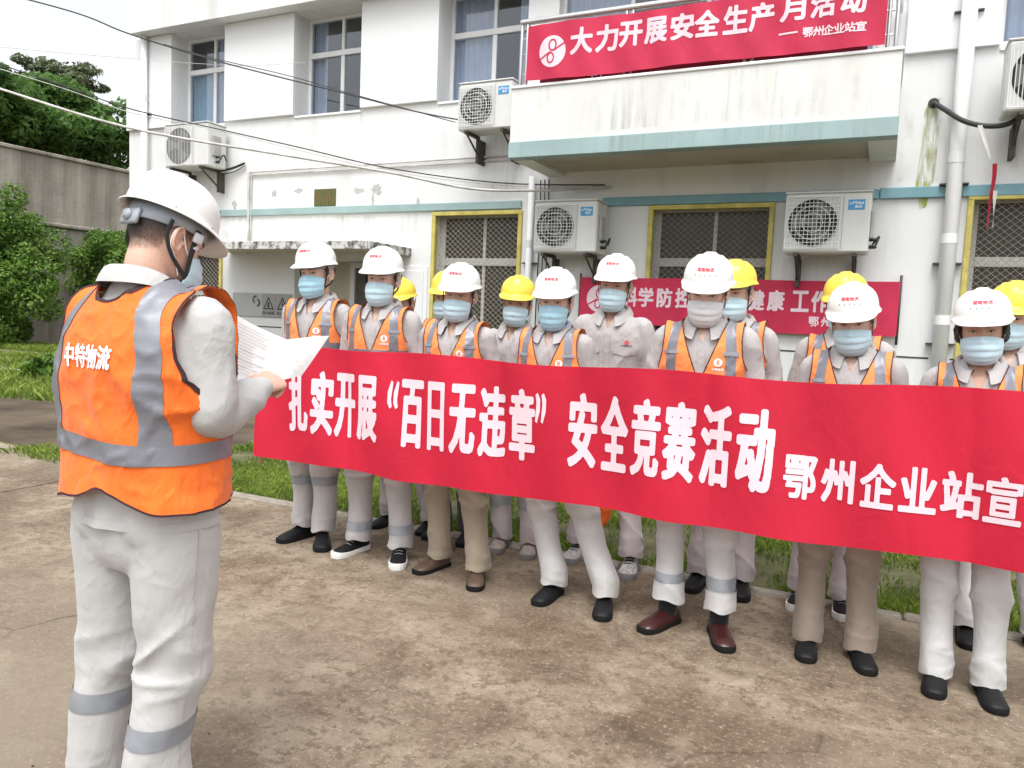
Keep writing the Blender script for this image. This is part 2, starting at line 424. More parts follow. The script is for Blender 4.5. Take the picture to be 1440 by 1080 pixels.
M['yellow'] = plain('yellow_paint', (.50, .43, .11), .6, .25, 9, .2, 60)
M['stone'] = plain('speckled_stone', (.46, .45, .43), .6, .35, 70, .2, 90)
M['frame'] = plain('white_frame', (.70, .71, .72), .4, .05)
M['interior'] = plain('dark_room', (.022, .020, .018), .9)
M['wire'] = plain('grille_wire', (.34, .31, .24), .5, .2, 30, metal=.3)
M['curtain'] = fabric('pale_curtain', (.62, .62, .70), .1, .3)
M['curtainb'] = fabric('blue_curtain', (.42, .56, .64), .1, .3)
M['curtainr'] = fabric('maroon_curtain', (.13, .025, .02), .2, .3)
M['acbody'] = plain('appliance_paint', (.62, .63, .61), .45, .06, 5)
M['acgrey'] = plain('appliance_grey', (.36, .36, .34), .5, .1, 9)
M['dark'] = plain('dark_plastic', (.02, .02, .022), .5)
M['rust'] = plain('rusty_steel', (.055, .045, .038), .7, .4, 30)
M['blade'] = plain('fan_blade', (.12, .12, .12), .5)
M['badge'] = plain('blue_badge', (.02, .27, .55), .35, .02)
M['badgew'] = plain('white_print', (.82, .83, .84), .5, .02)
M['pipe'] = plain('white_pipe', (.72, .73, .74), .45, .06, 3)
M['steel'] = plain('stainless_steel', (.60, .60, .60), .28, .05, metal=.85)
M['cable'] = plain('black_cable', (.025, .025, .025), .6)
M['cablew'] = plain('weathered_cable', (.50, .49, .47), .6, .3, 6)
M['ribbonr'] = fabric('red_ribbon', (.45, .02, .05), .1, .3)
M['ribbonw'] = fabric('white_ribbon', (.60, .59, .57), .1, .3)
M['signg'] = plain('sign_grey', (.40, .41, .41), .5, .05)
M['signd'] = plain('sign_mid_grey', (.30, .30, .29), .5, .05)
M['black'] = plain('black_print', (.02, .02, .02), .6, .02)
M['bark'] = plain('bark', (.10, .075, .055), .9, .3, 14, .6, 40, .02)
m, nt, b = _nt('window_glass'); b.inputs['Base Color'].default_value = (.10, .13, .16, 1); b.inputs['Roughness'].default_value = .04
tr = N(nt, 'ShaderNodeBsdfTransparent'); tr.inputs[0].default_value = (.80, .85, .90, 1); gl = N(nt, 'ShaderNodeBsdfGlossy'); gl.inputs['Roughness'].default_value = .03
fr = N(nt, 'ShaderNodeLayerWeight'); fr.inputs[0].default_value = .25; ms = N(nt, 'ShaderNodeMixShader'); mx = N(nt, 'ShaderNodeMath', operation='MULTIPLY_ADD'); L(nt, fr.outputs[1], mx.inputs[0]); mx.inputs[1].default_value = .35; mx.inputs[2].default_value = .05; L(nt, mx.outputs[0], ms.inputs[0]); L(nt, tr.outputs[0], ms.inputs[1]); L(nt, gl.outputs[0], ms.inputs[2])
L(nt, ms.outputs[0], nt.nodes['Material Output'].inputs[0]); M['glass'] = m
M['glassd'] = plain('dark_glass', (.045, .042, .036), .25, .1, spec=.3)
# mossy canopy edge
m, nt, b = _nt('mossy_concrete'); co = coords(nt); n = noise(nt, co, 9, 6, .7); c = ramp(nt, n, [(.36, (.05, .05, .045)), (.46, (.22, .22, .20)), (.54, (.55, .55, .53))])
L(nt, c, b.inputs['Base Color']); b.inputs['Roughness'].default_value = .9; bump(nt, b, n, .5, .01); M['moss'] = m
# retaining wall
m, nt, b = _nt('streaked_concrete'); st = noise(nt, coords(nt, (1, 1, .06)), 2.0, 6, .7); n = noise(nt, coords(nt), .8, 6, .65)
c = ramp(nt, st, [(.30, (.15, .125, .10)), (.48, (.31, .275, .235)), (.72, (.43, .39, .34))]); c = mix(nt, ramp(nt, n, [(.40, (.0, .0, .0)), (.7, (.6, .6, .6))]), c, (.17, .155, .13))
L(nt, c, b.inputs['Base Color']); b.inputs['Roughness'].default_value = .95; bump(nt, b, noise(nt, coords(nt), 9, 6), .5, .03); M['retain'] = m
# weathered yard concrete
m, nt, b = _nt('stained_concrete'); co = coords(nt)
n1 = noise(nt, co, .75, 7, .66, .5); n2 = noise(nt, co, 3.2, 8, .72, .4); n3 = noise(nt, co, 13, 9, .80); n4 = noise(nt, co, 48, 7, .85); n5 = noise(nt, co, .33, 3, .5)
c = ramp(nt, n2, [(.30, (.13, .098, .066)), (.46, (.235, .188, .135)), (.64, (.36, .30, .225))])
c = mix(nt, ramp(nt, n1, [(.45, (0, 0, 0)), (.58, (.85, .85, .85))]), c, mix(nt, n2, (.085, .055, .035), (.19, .135, .092)))
c = mix(nt, ramp(nt, n3, [(.51, (0, 0, 0)), (.565, (.62, .62, .62))]), c, (.105, .072, .045))
c = mix(nt, ramp(nt, n4, [(.55, (0, 0, 0)), (.60, (.62, .62, .62))]), c, (.50, .43, .33))
n7 = noise(nt, co, 34, 8, .85); c = mix(nt, ramp(nt, n7, [(.545, (0, 0, 0)), (.61, (.42, .42, .42))]), c, (.10, .072, .05))
c = mix(nt, ramp(nt, n5, [(.50, (0, 0, 0)), (.66, (.6, .6, .6))]), c, (.34, .295, .225))
b.inputs['Specular IOR Level'].default_value = .2
# fine cracks
vo = N(nt, 'ShaderNodeTexVoronoi', feature='DISTANCE_TO_EDGE'); vo.inputs['Scale'].default_value = .62
wob = N(nt, 'ShaderNodeMix', data_type='RGBA', blend_type='LINEAR_LIGHT'); wob.inputs[0].default_value = .06; L(nt, co, wob.inputs[6]); nn = N(nt, 'ShaderNodeTexNoise'); nn.inputs['Scale'].default_value = 5; nn.inputs['Detail'].default_value = 6; L(nt, co, nn.inputs['Vector']); L(nt, nn.outputs[1], wob.inputs[7]); L(nt, wob.outputs[2], vo.inputs['Vector'])
ck = ramp(nt, vo.outputs['Distance'], [(0.0, (1, 1, 1)), (.006, (0, 0, 0))]); ckm = mix(nt, 1.0, ck, ramp(nt, n1, [(.48, (0, 0, 0)), (.6, (.7, .7, .7))]), 'MULTIPLY')
c = mix(nt, ckm, c, (.05, .04, .03)); L(nt, c, b.inputs['Base Color'])
L(nt, ramp(nt, n1, [(.4, (.9, .9, .9)), (.7, (.62, .62, .62))]), b.inputs['Roughness']); h = mix(nt, .5, n3, n4); bump(nt, b, h, .8, .02); M['yard'] = m
m, nt, b = _nt('dark_tarmac'); co = coords(nt); n = noise(nt, co, .9, 6, .6); c = ramp(nt, n, [(.35, (.055, .044, .033)), (.65, (.14, .112, .082))]); c = mix(nt, ramp(nt, noise(nt, co, 60, 4), [(.6, (0, 0, 0)), (.75, (.5, .5, .5))]), c, (.2, .18, .15))
L(nt, c, b.inputs['Base Color']); b.inputs['Roughness'].default_value = .95; b.inputs['Specular IOR Level'].default_value = .1; bump(nt, b, noise(nt, co, 90, 4), .3, .01); M['tarmac'] = m
M['soil'] = plain('turf_soil', (.095, .095, .042), .95, .45, 5, .5, 30, .02)
M['kerb'] = plain('kerb_concrete', (.24, .215, .18), .9, .3, 12, .4, 50, .01)
M['path'] = plain('path_earth', (.28, .22, .15), .9, .25, 4, .3, 40, .01)
def leafmat(name, a, bcol, tl=.35):
    m, nt, bs = _nt(name); oi = N(nt, 'ShaderNodeAttribute', attribute_name='tone'); c = ramp(nt, oi.outputs['Fac'], [(0, a), (1, bcol)])
    L(nt, c, bs.inputs['Base Color']); bs.inputs['Roughness'].default_value = .55; bs.inputs['Specular IOR Level'].default_value = .3
    t = N(nt, 'ShaderNodeBsdfTranslucent'); L(nt, c, t.inputs[0]); ms = N(nt, 'ShaderNodeMixShader'); ms.inputs[0].default_value = tl
    L(nt, bs.outputs[0], ms.inputs[1]); L(nt, t.outputs[0], ms.inputs[2]); L(nt, ms.outputs[0], nt.nodes['Material Output'].inputs[0]); return m
M['leaf'] = leafmat('dark_leaf', (.04, .095, .025), (.17, .31, .07), .45)
M['leafb'] = leafmat('bush_leaf', (.05, .11, .02), (.20, .34, .055))
M['leafp'] = leafmat('pale_leaf', (.06, .08, .04), (.20, .24, .13))
M['grass'] = leafmat('grass_blade', (.10, .16, .025), (.32, .42, .08), .4)

# ------------------------------------------------------------------ ground
def plate(name, pts, z, mat, th=None):
    n = len(pts); V = [(x, y, z) for x, y in pts]
    if th: V += [(x, y, z - th) for x, y in pts]; F = [tuple(range(n))] + [(i, i + n, (i + 1) % n + n, (i + 1) % n) for i in range(n)]
    else: F = [tuple(range(n))]
    return tag(mk(name, V, F, mat), kind='structure')
plate('ground', [(-150, -120), (120, -120), (120, 160), (-150, 160)], -.012, M['soil'])
plate('yard_slab', [(-5.85, -14), (9, -14), (9, 4.33), (-5.85, 4.33)], .0, M['yard'], .15)
plate('far_yard_slab', [(-9.6, -14), (-5.89, -14), (-5.89, 4.5), (-7.2, 4.60), (-9.6, 4.88)], -.004, M['yard'], .15)
plate('driveway', [(-60, -14), (-9.63, -14), (-9.63, 4.93), (-7.6, 4.72), (-6.0, 4.50), (-6.1, 7.4), (-10.4, 7.1), (-12.4, 6.6), (-60, -1)], -.006, M['tarmac'], .1)
k = [bbox(-5.80 + i * 1.0, -4.81 + i * 1.0, 4.335, 4.435, -.12, .012 + .004 * math.sin(i * 2.3), .012) for i in range(14)]
V, F = join(k); tag(mk('kerb', V, F, M['kerb']), kind='structure')
plate('path', [(-24.5, 12.4), (-8, 12.4), (-8, 13.3), (-24.5, 13.3)], -.002, M['path'])
k = [bbox(-22 + i * 1.2, -20.83 + i * 1.2, 9.30, 9.52, -.1, .05 + .01 * math.sin(i * 1.9), .02) for i in range(9)]
V, F = join(k); tag(mk('white_kerb', V, F, M['stone']), kind='structure')
rng = np.random.default_rng(5)
def blades(name, n, xs, ys, h, w, seed, keep=None):
    r = np.random.default_rng(seed); x = r.uniform(*xs, n); y = r.uniform(*ys, n)
    dn = fbm(np.column_stack([x * 1.6, y * 1.6, x * 0]), seed); k = dn + r.uniform(-.12, .2, n) > .42
    if keep is not None: k &= keep(x, y)
    x, y, dn = x[k], y[k], dn[k]; n = len(x)
    hh = h * r.uniform(.35, 1.25, n) * (.45 + dn); a = r.uniform(0, 2 * np.pi, n); ww = w * r.uniform(.6, 1.4, n)
    lean = r.normal(0, .55, (n, 2)) * hh[:, None]
    dx, dy = np.cos(a) * ww / 2, np.sin(a) * ww / 2; z0 = np.full(n, -.012)
    A = np.stack([x - dx, y - dy, z0], 1); B = np.stack([x + dx, y + dy, z0], 1); C = np.stack([x + lean[:, 0] * .4 + dx * .7, y + lean[:, 1] * .4 + dy * .7, hh * .6], 1); D = np.stack([x + lean[:, 0], y + lean[:, 1], hh], 1)
    V = np.stack([A, B, C, D], 1).reshape(-1, 3); i = np.arange(n)[:, None] * 4; T = np.concatenate([i + [0, 1, 2], i + [0, 2, 3]], 0)
    o = mk(name, V, T, M['grass']); at = o.data.attributes.new('tone', 'FLOAT', 'POINT'); tn = np.clip(r.normal(.45, .28, n) + (dn - .5) * 1.2, 0, 1)
    at.data.foreach_set('value', np.repeat(tn, 4).astype(np.float32)); return tag(o, kind='stuff')
g = blades('grass', 140000, (-5.95, 2.2), (4.44, 7.0), .042, .0085, 3); g['label'] = 'patchy green grass strip between the concrete yard and the white building'; g['category'] = 'grass'
g = blades('grass', 90000, (-30, -8.0), (6.4, 15.5), .13, .03, 4, lambda x, y: ((y > 9.6) | (y < 9.28)) & ((y < 12.35) | (y > 13.35)) & ~((x > -10.6) & (y > 7.7)) & (y > 6.6 + (x + 12.4) * .25 * (x > -12.4)))
g['label'] = 'bright green lawn left of the building behind the driveway'; g['category'] = 'grass'
g = blades('grass', 900, (-7.45, -6.2), (4.35, 4.75), .07, .011, 6); g['label'] = 'low weeds growing in the joint at the slab corner'; g['category'] = 'weeds'
# loose specks on the yard
r = np.random.default_rng(9); n = 170; x = r.uniform(-4.5, 1.5, n); y = r.uniform(1.2, 4.3, n); s = r.uniform(.002, .006, n); P = []
for i in range(n):
    P.append(ellip((x[i], y[i], s[i] * .3), (s[i], s[i] * r.uniform(.5, 1), s[i] * .5), 5, 3))
V, F = join(P); o = mk('gravel', V, F, M['rust']); tag(o, 'scattered grit and leaf crumbs lying on the brown concrete yard', 'grit', kind='stuff')

# ------------------------------------------------------------------ the office building
YW = 8.0; XL, XR = -10.30, 9.0
bld = tag(empty('office_building', (XL, YW, 0)), 'two storey white office building with teal band, balcony and yellow framed windows', 'building')
def B(name, V, F, mat, parent=None, smooth=False, sub=None):    # a part placed in world coordinates
    o = mk(name, V, F, mat, None, smooth); p = parent or bld; o.parent = p
    off = Vector(bld.location); q = p
    o.matrix_parent_inverse = Matrix.Translation(-off) if p == bld else Matrix.Identity(4)
    return o
xw1 = (PX(242, 50, YW - .03), PX(317, 45, YW - .03)); xw2 = (PX(415, 13, YW - .03), PX(510, 10, YW - .03)); xw3 = (PX(617, 60, YW - .03), -3.82)
SILL, HEAD = 3.97, 5.27
g1 = (-4.95, -3.81, 1.05, 2.66); g2 = (-2.29, -1.08, 1.05, 2.67); g3 = (.61, 1.95, 1.05, 2.69); g0 = (-9.75, -8.42, 1.0, 2.2); door = (-7.1, -5.70, 0, 2.12)
up = [(xw1[0], xw1[1], SILL, HEAD), (xw2[0], xw2[1], SILL, HEAD), (xw3[0], xw3[1], SILL, HEAD), (-3.45, -.25, 3.3, 5.2), (.72, 2.3, 4.02, 5.27), (3.6, 5.2, 4.02, 5.27)]
ops = up + [g0, g1, g2, g3, door, (4.4, 5.9, 1.05, 2.69)]
xs = sorted(set([XL, XR] + [v for o in ops for v in o[:2]])); zs = sorted(set([-.2, 6.6] + [v for o in ops for v in o[2:]]))
cells = []
for i in range(len(xs) - 1):
    run = None
    for j in range(len(zs) - 1):
        cx, cz = (xs[i] + xs[i + 1]) / 2, (zs[j] + zs[j + 1]) / 2
        if any(o[0] < cx < o[1] and o[2] < cz < o[3] for o in ops):
            if run: cells.append(run); run = None
        else: run = (xs[i], xs[i + 1], run[2] if run else zs[j], zs[j + 1])
    if run: cells.append(run)
V, F = join([box(a, b2, YW, YW + .34, c, d) for a, b2, c, d in cells]); B('wall', V, F, M['wall'])
V, F = join([box(XL, XL + .3, YW + .34, 17, -.2, 6.6), box(XR - .3, XR, YW + .34, 17, -.2, 6.6), box(XL + .3, XR - .3, 16.7, 17, -.2, 6.6)]); B('side_wall', V, F, M['wall'])
B('floor_slab', *box(XL + .3, XR - .3, YW + .34, 16.7, 2.75, 3.0), M['cream']); B('roof', *box(XL - .05, XR, 7.78, 17.2, 6.6, 6.75), M['wallb'])
B('cornice', *box(-9.985, XR, 7.76, 7.998, 5.275, 6.6), M['wall'])
# raised panels between the upper windows, a thin shadow joint under each
pan = [(XL - .012, xw1[0]), (xw1[1], xw2[0]), (xw2[1], xw3[0]), (-.02, .50), (.52, .715), (2.305, 3.595)]
for a, b2 in pan: B('panel', *bbox(a, b2, YW - .045, YW + .002, SILL + .015, 5.27, .004), M['wall2'])
# teal band: pale on the left wing, bluer to the right
B('band', *bbox(-8.6, -3.80, 7.965, 8.001, 2.700, 2.79, .006), M['tealpale']); B('band', *bbox(-2.83, -.16 + .02, 7.965, 8.001, 2.700, 2.79, .006), M['teal'])
B('band', *bbox(-.13, .52, 7.965, 8.001, 2.700, 2.80, .006), M['teal']); B('band', *bbox(.53, XR, 7.965, 8.001, 2.700, 2.80, .006), M['teal'])
def grille(x0, x1, z0, z1, y, step=.072, r=.0022):
    P = []; h = z1 - z0; w = x1 - x0; k = .85
    c = -h / k
    while c < w:
        for sgn in (1, -1):
            t0, t1 = 0., h / k
            a, b2 = c + t0, c + t1
            lo, hi = max(0, -c), min(h / k, w - c)
            if hi > lo:
                xa, xb, za, zb = c + lo, c + hi, lo * k, hi * k
                if sgn < 0: xa, xb = w - xa, w - xb
                P.append(tube([(x0 + xa, y + sgn * r * .6, z0 + za), (x0 + xb, y + sgn * r * .6, z0 + zb)], r, n=4, cap='flat'))
        c += step
    return join(P)
def gwin(x0, x1, z0, z1, kind=0):
    fr = B('window', *join([bbox(x0 - .026, x1 + .026, YW - .03, YW + .04, z1 - .02, z1 + .026, .004), bbox(x0 - .026, x0 + .022, YW - .03, YW + .04, z0, z1 - .021, .004), bbox(x1 - .022, x1 + .026, YW - .03, YW + .04, z0, z1 - .021, .004), bbox(x0 - .026, x1 + .026, YW - .03, YW + .04, z0 - .05, z0 - .001, .004)]), M['yellow'])
    y = YW + .13; zt = z1 - .55; xm = (x0 + x1) / 2 + .04; a = .075
    V, F = join([bbox(x0, x0 + a, y, y + .07, z0, z1, .004), bbox(x1 - .03, x1, y, y + .07, z0, z1, .004), bbox(x0 + a, x1 - .03, y, y + .07, z1 - .03, z1, .004), bbox(x0 + a, x1 - .03, y, y + .07, zt - .045, zt + .045, .004),
                 bbox(xm - .02, xm + .02, y + .01, y + .06, z0, zt - .046, .004), bbox(xm - .02, xm + .02, y + .01, y + .06, zt + .046, z1 - .031, .004), bbox(x0 + a, x1 - .03, y, y + .07, z0, z0 + .05, .004)])
    B('frame', V, F, M['stone'], fr)
    for xa, xb in ((x0 + a, xm - .02), (xm + .02, x1 - .03)):
        for za, zb in ((z0 + .05, zt - .046), (zt + .046, z1 - .031)):
            B('pane', *box(xa, xb, y + .03, y + .036, za, zb), M['glassd'], fr)
    V, F = grille(x0 + .02, x1 - .02, z0, z1 - .02, YW + .02); B('grille', V, F, M['wire'], fr)['kind'] = 'stuff'
    if kind == 1:
        xs_ = np.linspace(xm + .02, x1 - .04, 30); ys = YW + .27 + .02 * np.sin(xs_ * 70)
        V = [(x, q, z) for z in (z0, zt - .12) for x, q in zip(xs_, ys)]; F = [(i, i + 1, i + 31, i + 30) for i in range(29)]; B('curtain', V, F, M['curtainr'], fr)
gwin(*g1, kind=1); gwin(*g2); gwin(*g3); gwin(*g0, kind=1); gwin(4.4, 5.9, 1.05, 2.69)
# dark rooms behind the openings
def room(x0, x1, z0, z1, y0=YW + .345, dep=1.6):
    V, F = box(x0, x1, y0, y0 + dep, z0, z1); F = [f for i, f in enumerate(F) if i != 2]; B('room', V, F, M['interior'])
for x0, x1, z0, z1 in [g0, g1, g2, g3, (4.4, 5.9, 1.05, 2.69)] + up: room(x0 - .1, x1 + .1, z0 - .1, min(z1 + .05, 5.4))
def cur(x0, x1, z0, z1, y, mat, par, f=60):
    xs_ = np.linspace(x0, x1, 50); ys = y + .02 * np.sin(xs_ * f) + .01 * np.sin(xs_ * f * .37 + 1)
    V = [(x, q, z) for z in (z0, z1) for x, q in zip(xs_, ys)]; F = [(i, i + 1, i + 51, i + 50) for i in range(49)]; B('curtain', V, F, mat, par, True)
def uwin(x0, x1, z0, z1, cu=(1, 0), y=YW + .25, split=.52, cols=2):
    zt = z0 + (z1 - z0) * .64; w = .045; bars = [bbox(x0, x0 + w, y, y + .06, z0, z1, .004), bbox(x1 - w, x1, y, y + .06, z0, z1, .004), bbox(x0 + w, x1 - w, y, y + .06, z1 - w, z1, .004), bbox(x0 + w, x1 - w, y, y + .06, z0, z0 + w, .004), bbox(x0 + w, x1 - w, y - .004, y + .06, zt - .035, zt + .035, .004)]
    xm = [x0 + (x1 - x0) * (k + 1) / cols + (split - .5) * (x1 - x0) * (cols == 2) for k in range(cols - 1)]
    for q in xm: bars += [bbox(q - .028, q + .028, y + .004, y + .056, z0 + w, zt - .036, .004), bbox(q - .022, q + .022, y + .004, y + .056, zt + .036, z1 - w, .004)]
    fr = B('window', *join(bars), M['frame']); e = [x0 + w] + xm + [x1 - w]
    for k in range(cols):
        a, b2 = e[k] + .024 * (k > 0), e[k + 1] - .024 * (k < cols - 1)
        for za, zb in ((z0 + w, zt - .036), (zt + .036, z1 - w)): B('pane', *box(a, b2, y + .025, y + .031, za, zb), M['glass'], fr)
        if cu[k % len(cu)] == 1: cur(a - .02, b2 + .02, z0, z1, y + .095, M['curtain'], fr)
        if cu[k % len(cu)] == 2: cur(a - .02, b2 + .02, z0, zt, y + .095, M['curtainb'], fr)
        if cu[k % len(cu)] == 4: cur(a + (b2 - a) * .55, b2 + .02, z0, z1, y + .095, M['curtain'], fr)
        if cu[k % len(cu)] == 3: cur(a - .02, a + (b2 - a) * .4, z0, z1, y + .095, M['curtain'], fr)
uwin(*up[0], cu=(2, 3)); uwin(*up[1], cu=(3, 4)); uwin(*up[2], cu=(1, 4)); uwin(*up[3], cu=(1, 0, 3, 1), cols=4, y=YW + .1); uwin(*up[4], cu=(1, 1)); uwin(*up[5], cu=(1, 0))
for x0, x1 in (xw1, xw2, xw3, (.72, 2.3)): B('sill', *bbox(x0, x1, YW - .02, YW + .24, SILL - .03, SILL, .005), M['wall2'])
# canopy and recessed entrance
can = B('canopy', *join([bbox(-8.25, -5.3, 7.15, YW + .001, 2.205, 2.25, .006)]), M['cream']); V, F = join([bbox(-8.26, -5.29, 7.12, 7.149, 2.165, 2.262, .006), bbox(-5.299, -5.27, 7.15, YW - .002, 2.165, 2.262, .006)]); B('canopy_edge', V, F, M['moss'], can)
V, F = join([box(door[0], door[1], YW + .62, YW + .67, 0, 2.3), box(door[0] - .05, door[0] - .002, YW + .34, YW + .62, 0, 2.3), box(door[1] + .002, door[1] + .05, YW + .34, YW + .62, 0, 2.3), box(door[0] - .05, door[1] + .05, YW + .34, YW + .67, 2.305, 2.36)]); B('porch', V, F, M['cream'])
dr = B('door', *bbox(-6.52, -5.74, YW + .56, YW + .60, 0, 2.05, .004), plain('door_dark', (.10, .095, .075), .6)); B('handle', *tube([(-5.84, YW + .53, 1.0), (-5.84, YW + .53, 1.14)], .011, n=8), M['steel'], dr)
V, F = join([box(-6.60, -6.523, YW + .53, YW + .619, 0, 2.12), box(-6.522, -5.701, YW + .53, YW + .619, 2.052, 2.12)]); B('door_frame', V, F, M['frame'])
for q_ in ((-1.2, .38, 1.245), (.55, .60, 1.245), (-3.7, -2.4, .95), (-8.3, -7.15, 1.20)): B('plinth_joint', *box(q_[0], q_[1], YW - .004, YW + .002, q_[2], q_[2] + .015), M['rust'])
# white cupboard door right of the canopy
cb = B('cupboard', *bbox(-5.55, -5.02, YW - .02, YW + .01, .3, 2.05, .006), M['wall2']); B('cupboard_door', *bbox(-5.50, -5.07, YW - .032, YW - .021, .36, 1.99, .004), M['wall2'], cb)
# balcony
par_ = B('balcony', *join([box(-3.49, -.03, 7.0, 7.12, 3.20, 3.71), box(-3.49, -3.37, 7.121, YW - .001, 3.20, 3.71), box(-.15, -.03, 7.121, YW - .001, 3.20, 3.71)]), M['wallb'])
B('coping', *join([bbox(-3.50, -.02, 6.985, 7.135, 3.711, 3.74, .006), bbox(-3.50, -3.355, 7.136, YW - .002, 3.711, 3.74, .006), bbox(-.165, -.02, 7.136, YW - .002, 3.711, 3.74, .006)]), M['wall2'], par_)
B('edge_band', *join([bbox(-3.50, -.02, 6.99, 7.14, 3.045, 3.198, .004)]), M['tealpale'], par_)
B('edge_beam', *box(-3.50, -3.30, 7.141, YW - .001, 3.045, 3.198), M['wallb'], par_); B('edge_beam', *box(-.24, -.02, 7.141, YW - .001, 3.045, 3.198), M['wallb'], par_)
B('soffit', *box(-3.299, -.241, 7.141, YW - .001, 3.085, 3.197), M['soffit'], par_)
V, F = join([tube([(-3.43, 7.06, 4.36), (-.09, 7.06, 4.36)], .03, n=12)] + [tube([(-3.43, 7.06 + .9 * 0, 4.36), (-3.43, 7.95, 4.36)], .03, n=12), tube([(-.09, 7.06, 4.36), (-.09, 7.95, 4.36)], .03, n=12)]); B('handrail', V, F, M['steel'], par_, True)
for x in (-3.43, -3.37, -2.36, -2.30, -1.27, -1.21, -.15, -.09): B('post', *tube([(x, 7.06, 3.74), (x, 7.06, 4.35)], .016, n=10), M['steel'], par_, True)
V, F = join([tube([(-3.40, 7.06, z), (-.12, 7.06, z)], .010, n=8) for z in (3.86, 4.05, 4.2)]); B('rail', V, F, M['steel'], par_, True)
# green tile, patches, stains: thin plaster pieces with their own colour
m, nt, b = _nt('glazed_tile'); co = coords(nt); n = noise(nt, coords(nt, (12, 1, 2)), 3, 3); L(nt, ramp(nt, n, [(.35, (.025, .07, .02)), (.5, (.08, .10, .02)), (.62, (.20, .05, .02))]), b.inputs['Base Color']); b.inputs['Roughness'].default_value = .2
B('vent_tile', *bbox(-6.79, -6.44, YW - .012, YW + .01, 2.80, 3.02, .004), m)
def blot(name, pts, mat, y=YW - .003):
    n = len(pts); V = [(x, y, z) for x, z in pts] + [(x, y + .004, z) for x, z in pts]; B(name, V, [tuple(range(n))] + [(i, i + n, (i + 1) % n + n, (i + 1) % n) for i in range(n)], mat)
M['patch'] = plain('bare_plaster', (.42, .42, .41), .9, .25, 20); r = random.Random(4)
def rag(px, py, w, h, n=22, down=0):
    c = onY(px, py, YW); pts = []
    for k in range(n):
        a = -2 * math.pi * k / n; q = r.uniform(.45, 1.1); pts.append((c[0] + math.cos(a) * w * q, c[2] + math.sin(a) * h * q * (1 + down * (math.sin(a) < 0) * r.random())))
    return pts
for px, py, w, h, dn in ((386, 272, .05, .05, .2), (420, 268, .09, .035, .3), (505, 268, .12, .04, .4), (530, 265, .09, .05, 1.2), (524, 280, .025, .06, 1), (588, 283, .03, .05, 0), (330, 288, .05, .07, .2)): blot('plaster_patch', rag(px, py, w, h, down=dn), M['patch'])
M['algae'] = plain('algae_stain', (.42, .46, .10), .9, .35, 18)
m, nt, b = _nt('algae_streak'); co = coords(nt, (6, 1, 1)); n = noise(nt, co, 3.5, 5, .7); t = N(nt, 'ShaderNodeBsdfTransparent'); ms = N(nt, 'ShaderNodeMixShader'); L(nt, ramp(nt, n, [(.40, (0, 0, 0)), (.62, (.85, .85, .85))]), ms.inputs[0]); L(nt, t.outputs[0], ms.inputs[1]); L(nt, b.outputs[0], ms.inputs[2]); b.inputs['Base Color'].default_value = (.36, .40, .06, 1); b.inputs['Roughness'].default_value = .9; L(nt, ms.outputs[0], nt.nodes['Material Output'].inputs[0]); M['streak'] = m
h = onY(1318, 148, YW)
pts = [(h[0] - .06, h[2] + .05), (h[0] - .10, h[2] - .05), (h[0] - .10, h[2] - .35), (h[0] - .12, h[2] - .7), (h[0] - .07, h[2] - .92), (h[0] - .02, h[2] - .9), (h[0] + .03, h[2] - .6), (h[0] + .03, h[2] - .3), (h[0] + .05, h[2] - .05), (h[0] + .03, h[2] + .06)]
blot('algae_stain', pts, M['streak'])
V, F = tube([(h[0] - .03, YW - .006, h[2] + .02), (h[0] - .03, YW + .002, h[2] + .02)], .045, n=14, ref=(0, 0, 1), cap='flat'); B('pipe_hole', V, F, M['dark'])
rs = onY(668, 215, YW); 
m, nt, b = _nt('grime_streak'); co = coords(nt, (9, 1, .5)); n = noise(nt, co, 1.6, 6, .75); n6 = noise(nt, coords(nt), 2.5, 3); t = N(nt, 'ShaderNodeBsdfTransparent'); ms = N(nt, 'ShaderNodeMixShader'); ff = mix(nt, 1.0, ramp(nt, n, [(.48, (0, 0, 0)), (.74, (.14, .14, .14))]), ramp(nt, n6, [(.45, (0, 0, 0)), (.62, (1, 1, 1))]), 'MULTIPLY'); L(nt, ff, ms.inputs[0]); L(nt, t.outputs[0], ms.inputs[1]); L(nt, b.outputs[0], ms.inputs[2]); b.inputs['Base Color'].default_value = (.22, .205, .17, 1); b.inputs['Roughness'].default_value = .9; L(nt, ms.outputs[0], nt.nodes['Material Output'].inputs[0]); M['grime'] = m
for x0, x1, z0, z1, yy in ((-9.2, -8.3, 2.95, 3.9, YW), (-7.0, -6.0, 3.3, 3.93, YW), (-4.9, -3.8, 2.9, 3.9, YW), (-.0, .38, 2.85, 3.9, YW), (.56, 1.6, 2.9, 3.25, YW), (-10.2, -9.95, 1.0, 5.2, YW), (-8.6, -5.2, 2.3, 2.68, YW), (-3.5, -2.4, 1.2, 2.15, YW), (-.95, -.2, 1.95, 2.15, YW), (-3.45, -.1, 3.25, 3.70, 7.0), (-3.45, -.1, 3.05, 3.19, 6.99), (-2.4, -1.3, 4.0, 5.2, YW - .046), (-5.95, -5.0, 4.2, 5.25, YW - .046), (-8.3, -7.1, 4.2, 5.25, YW - .046)):
    if yy == YW - .046: continue
    B('grime', *box(x0, x1, yy - .003, yy - .002, z0, z1), M['grime'])
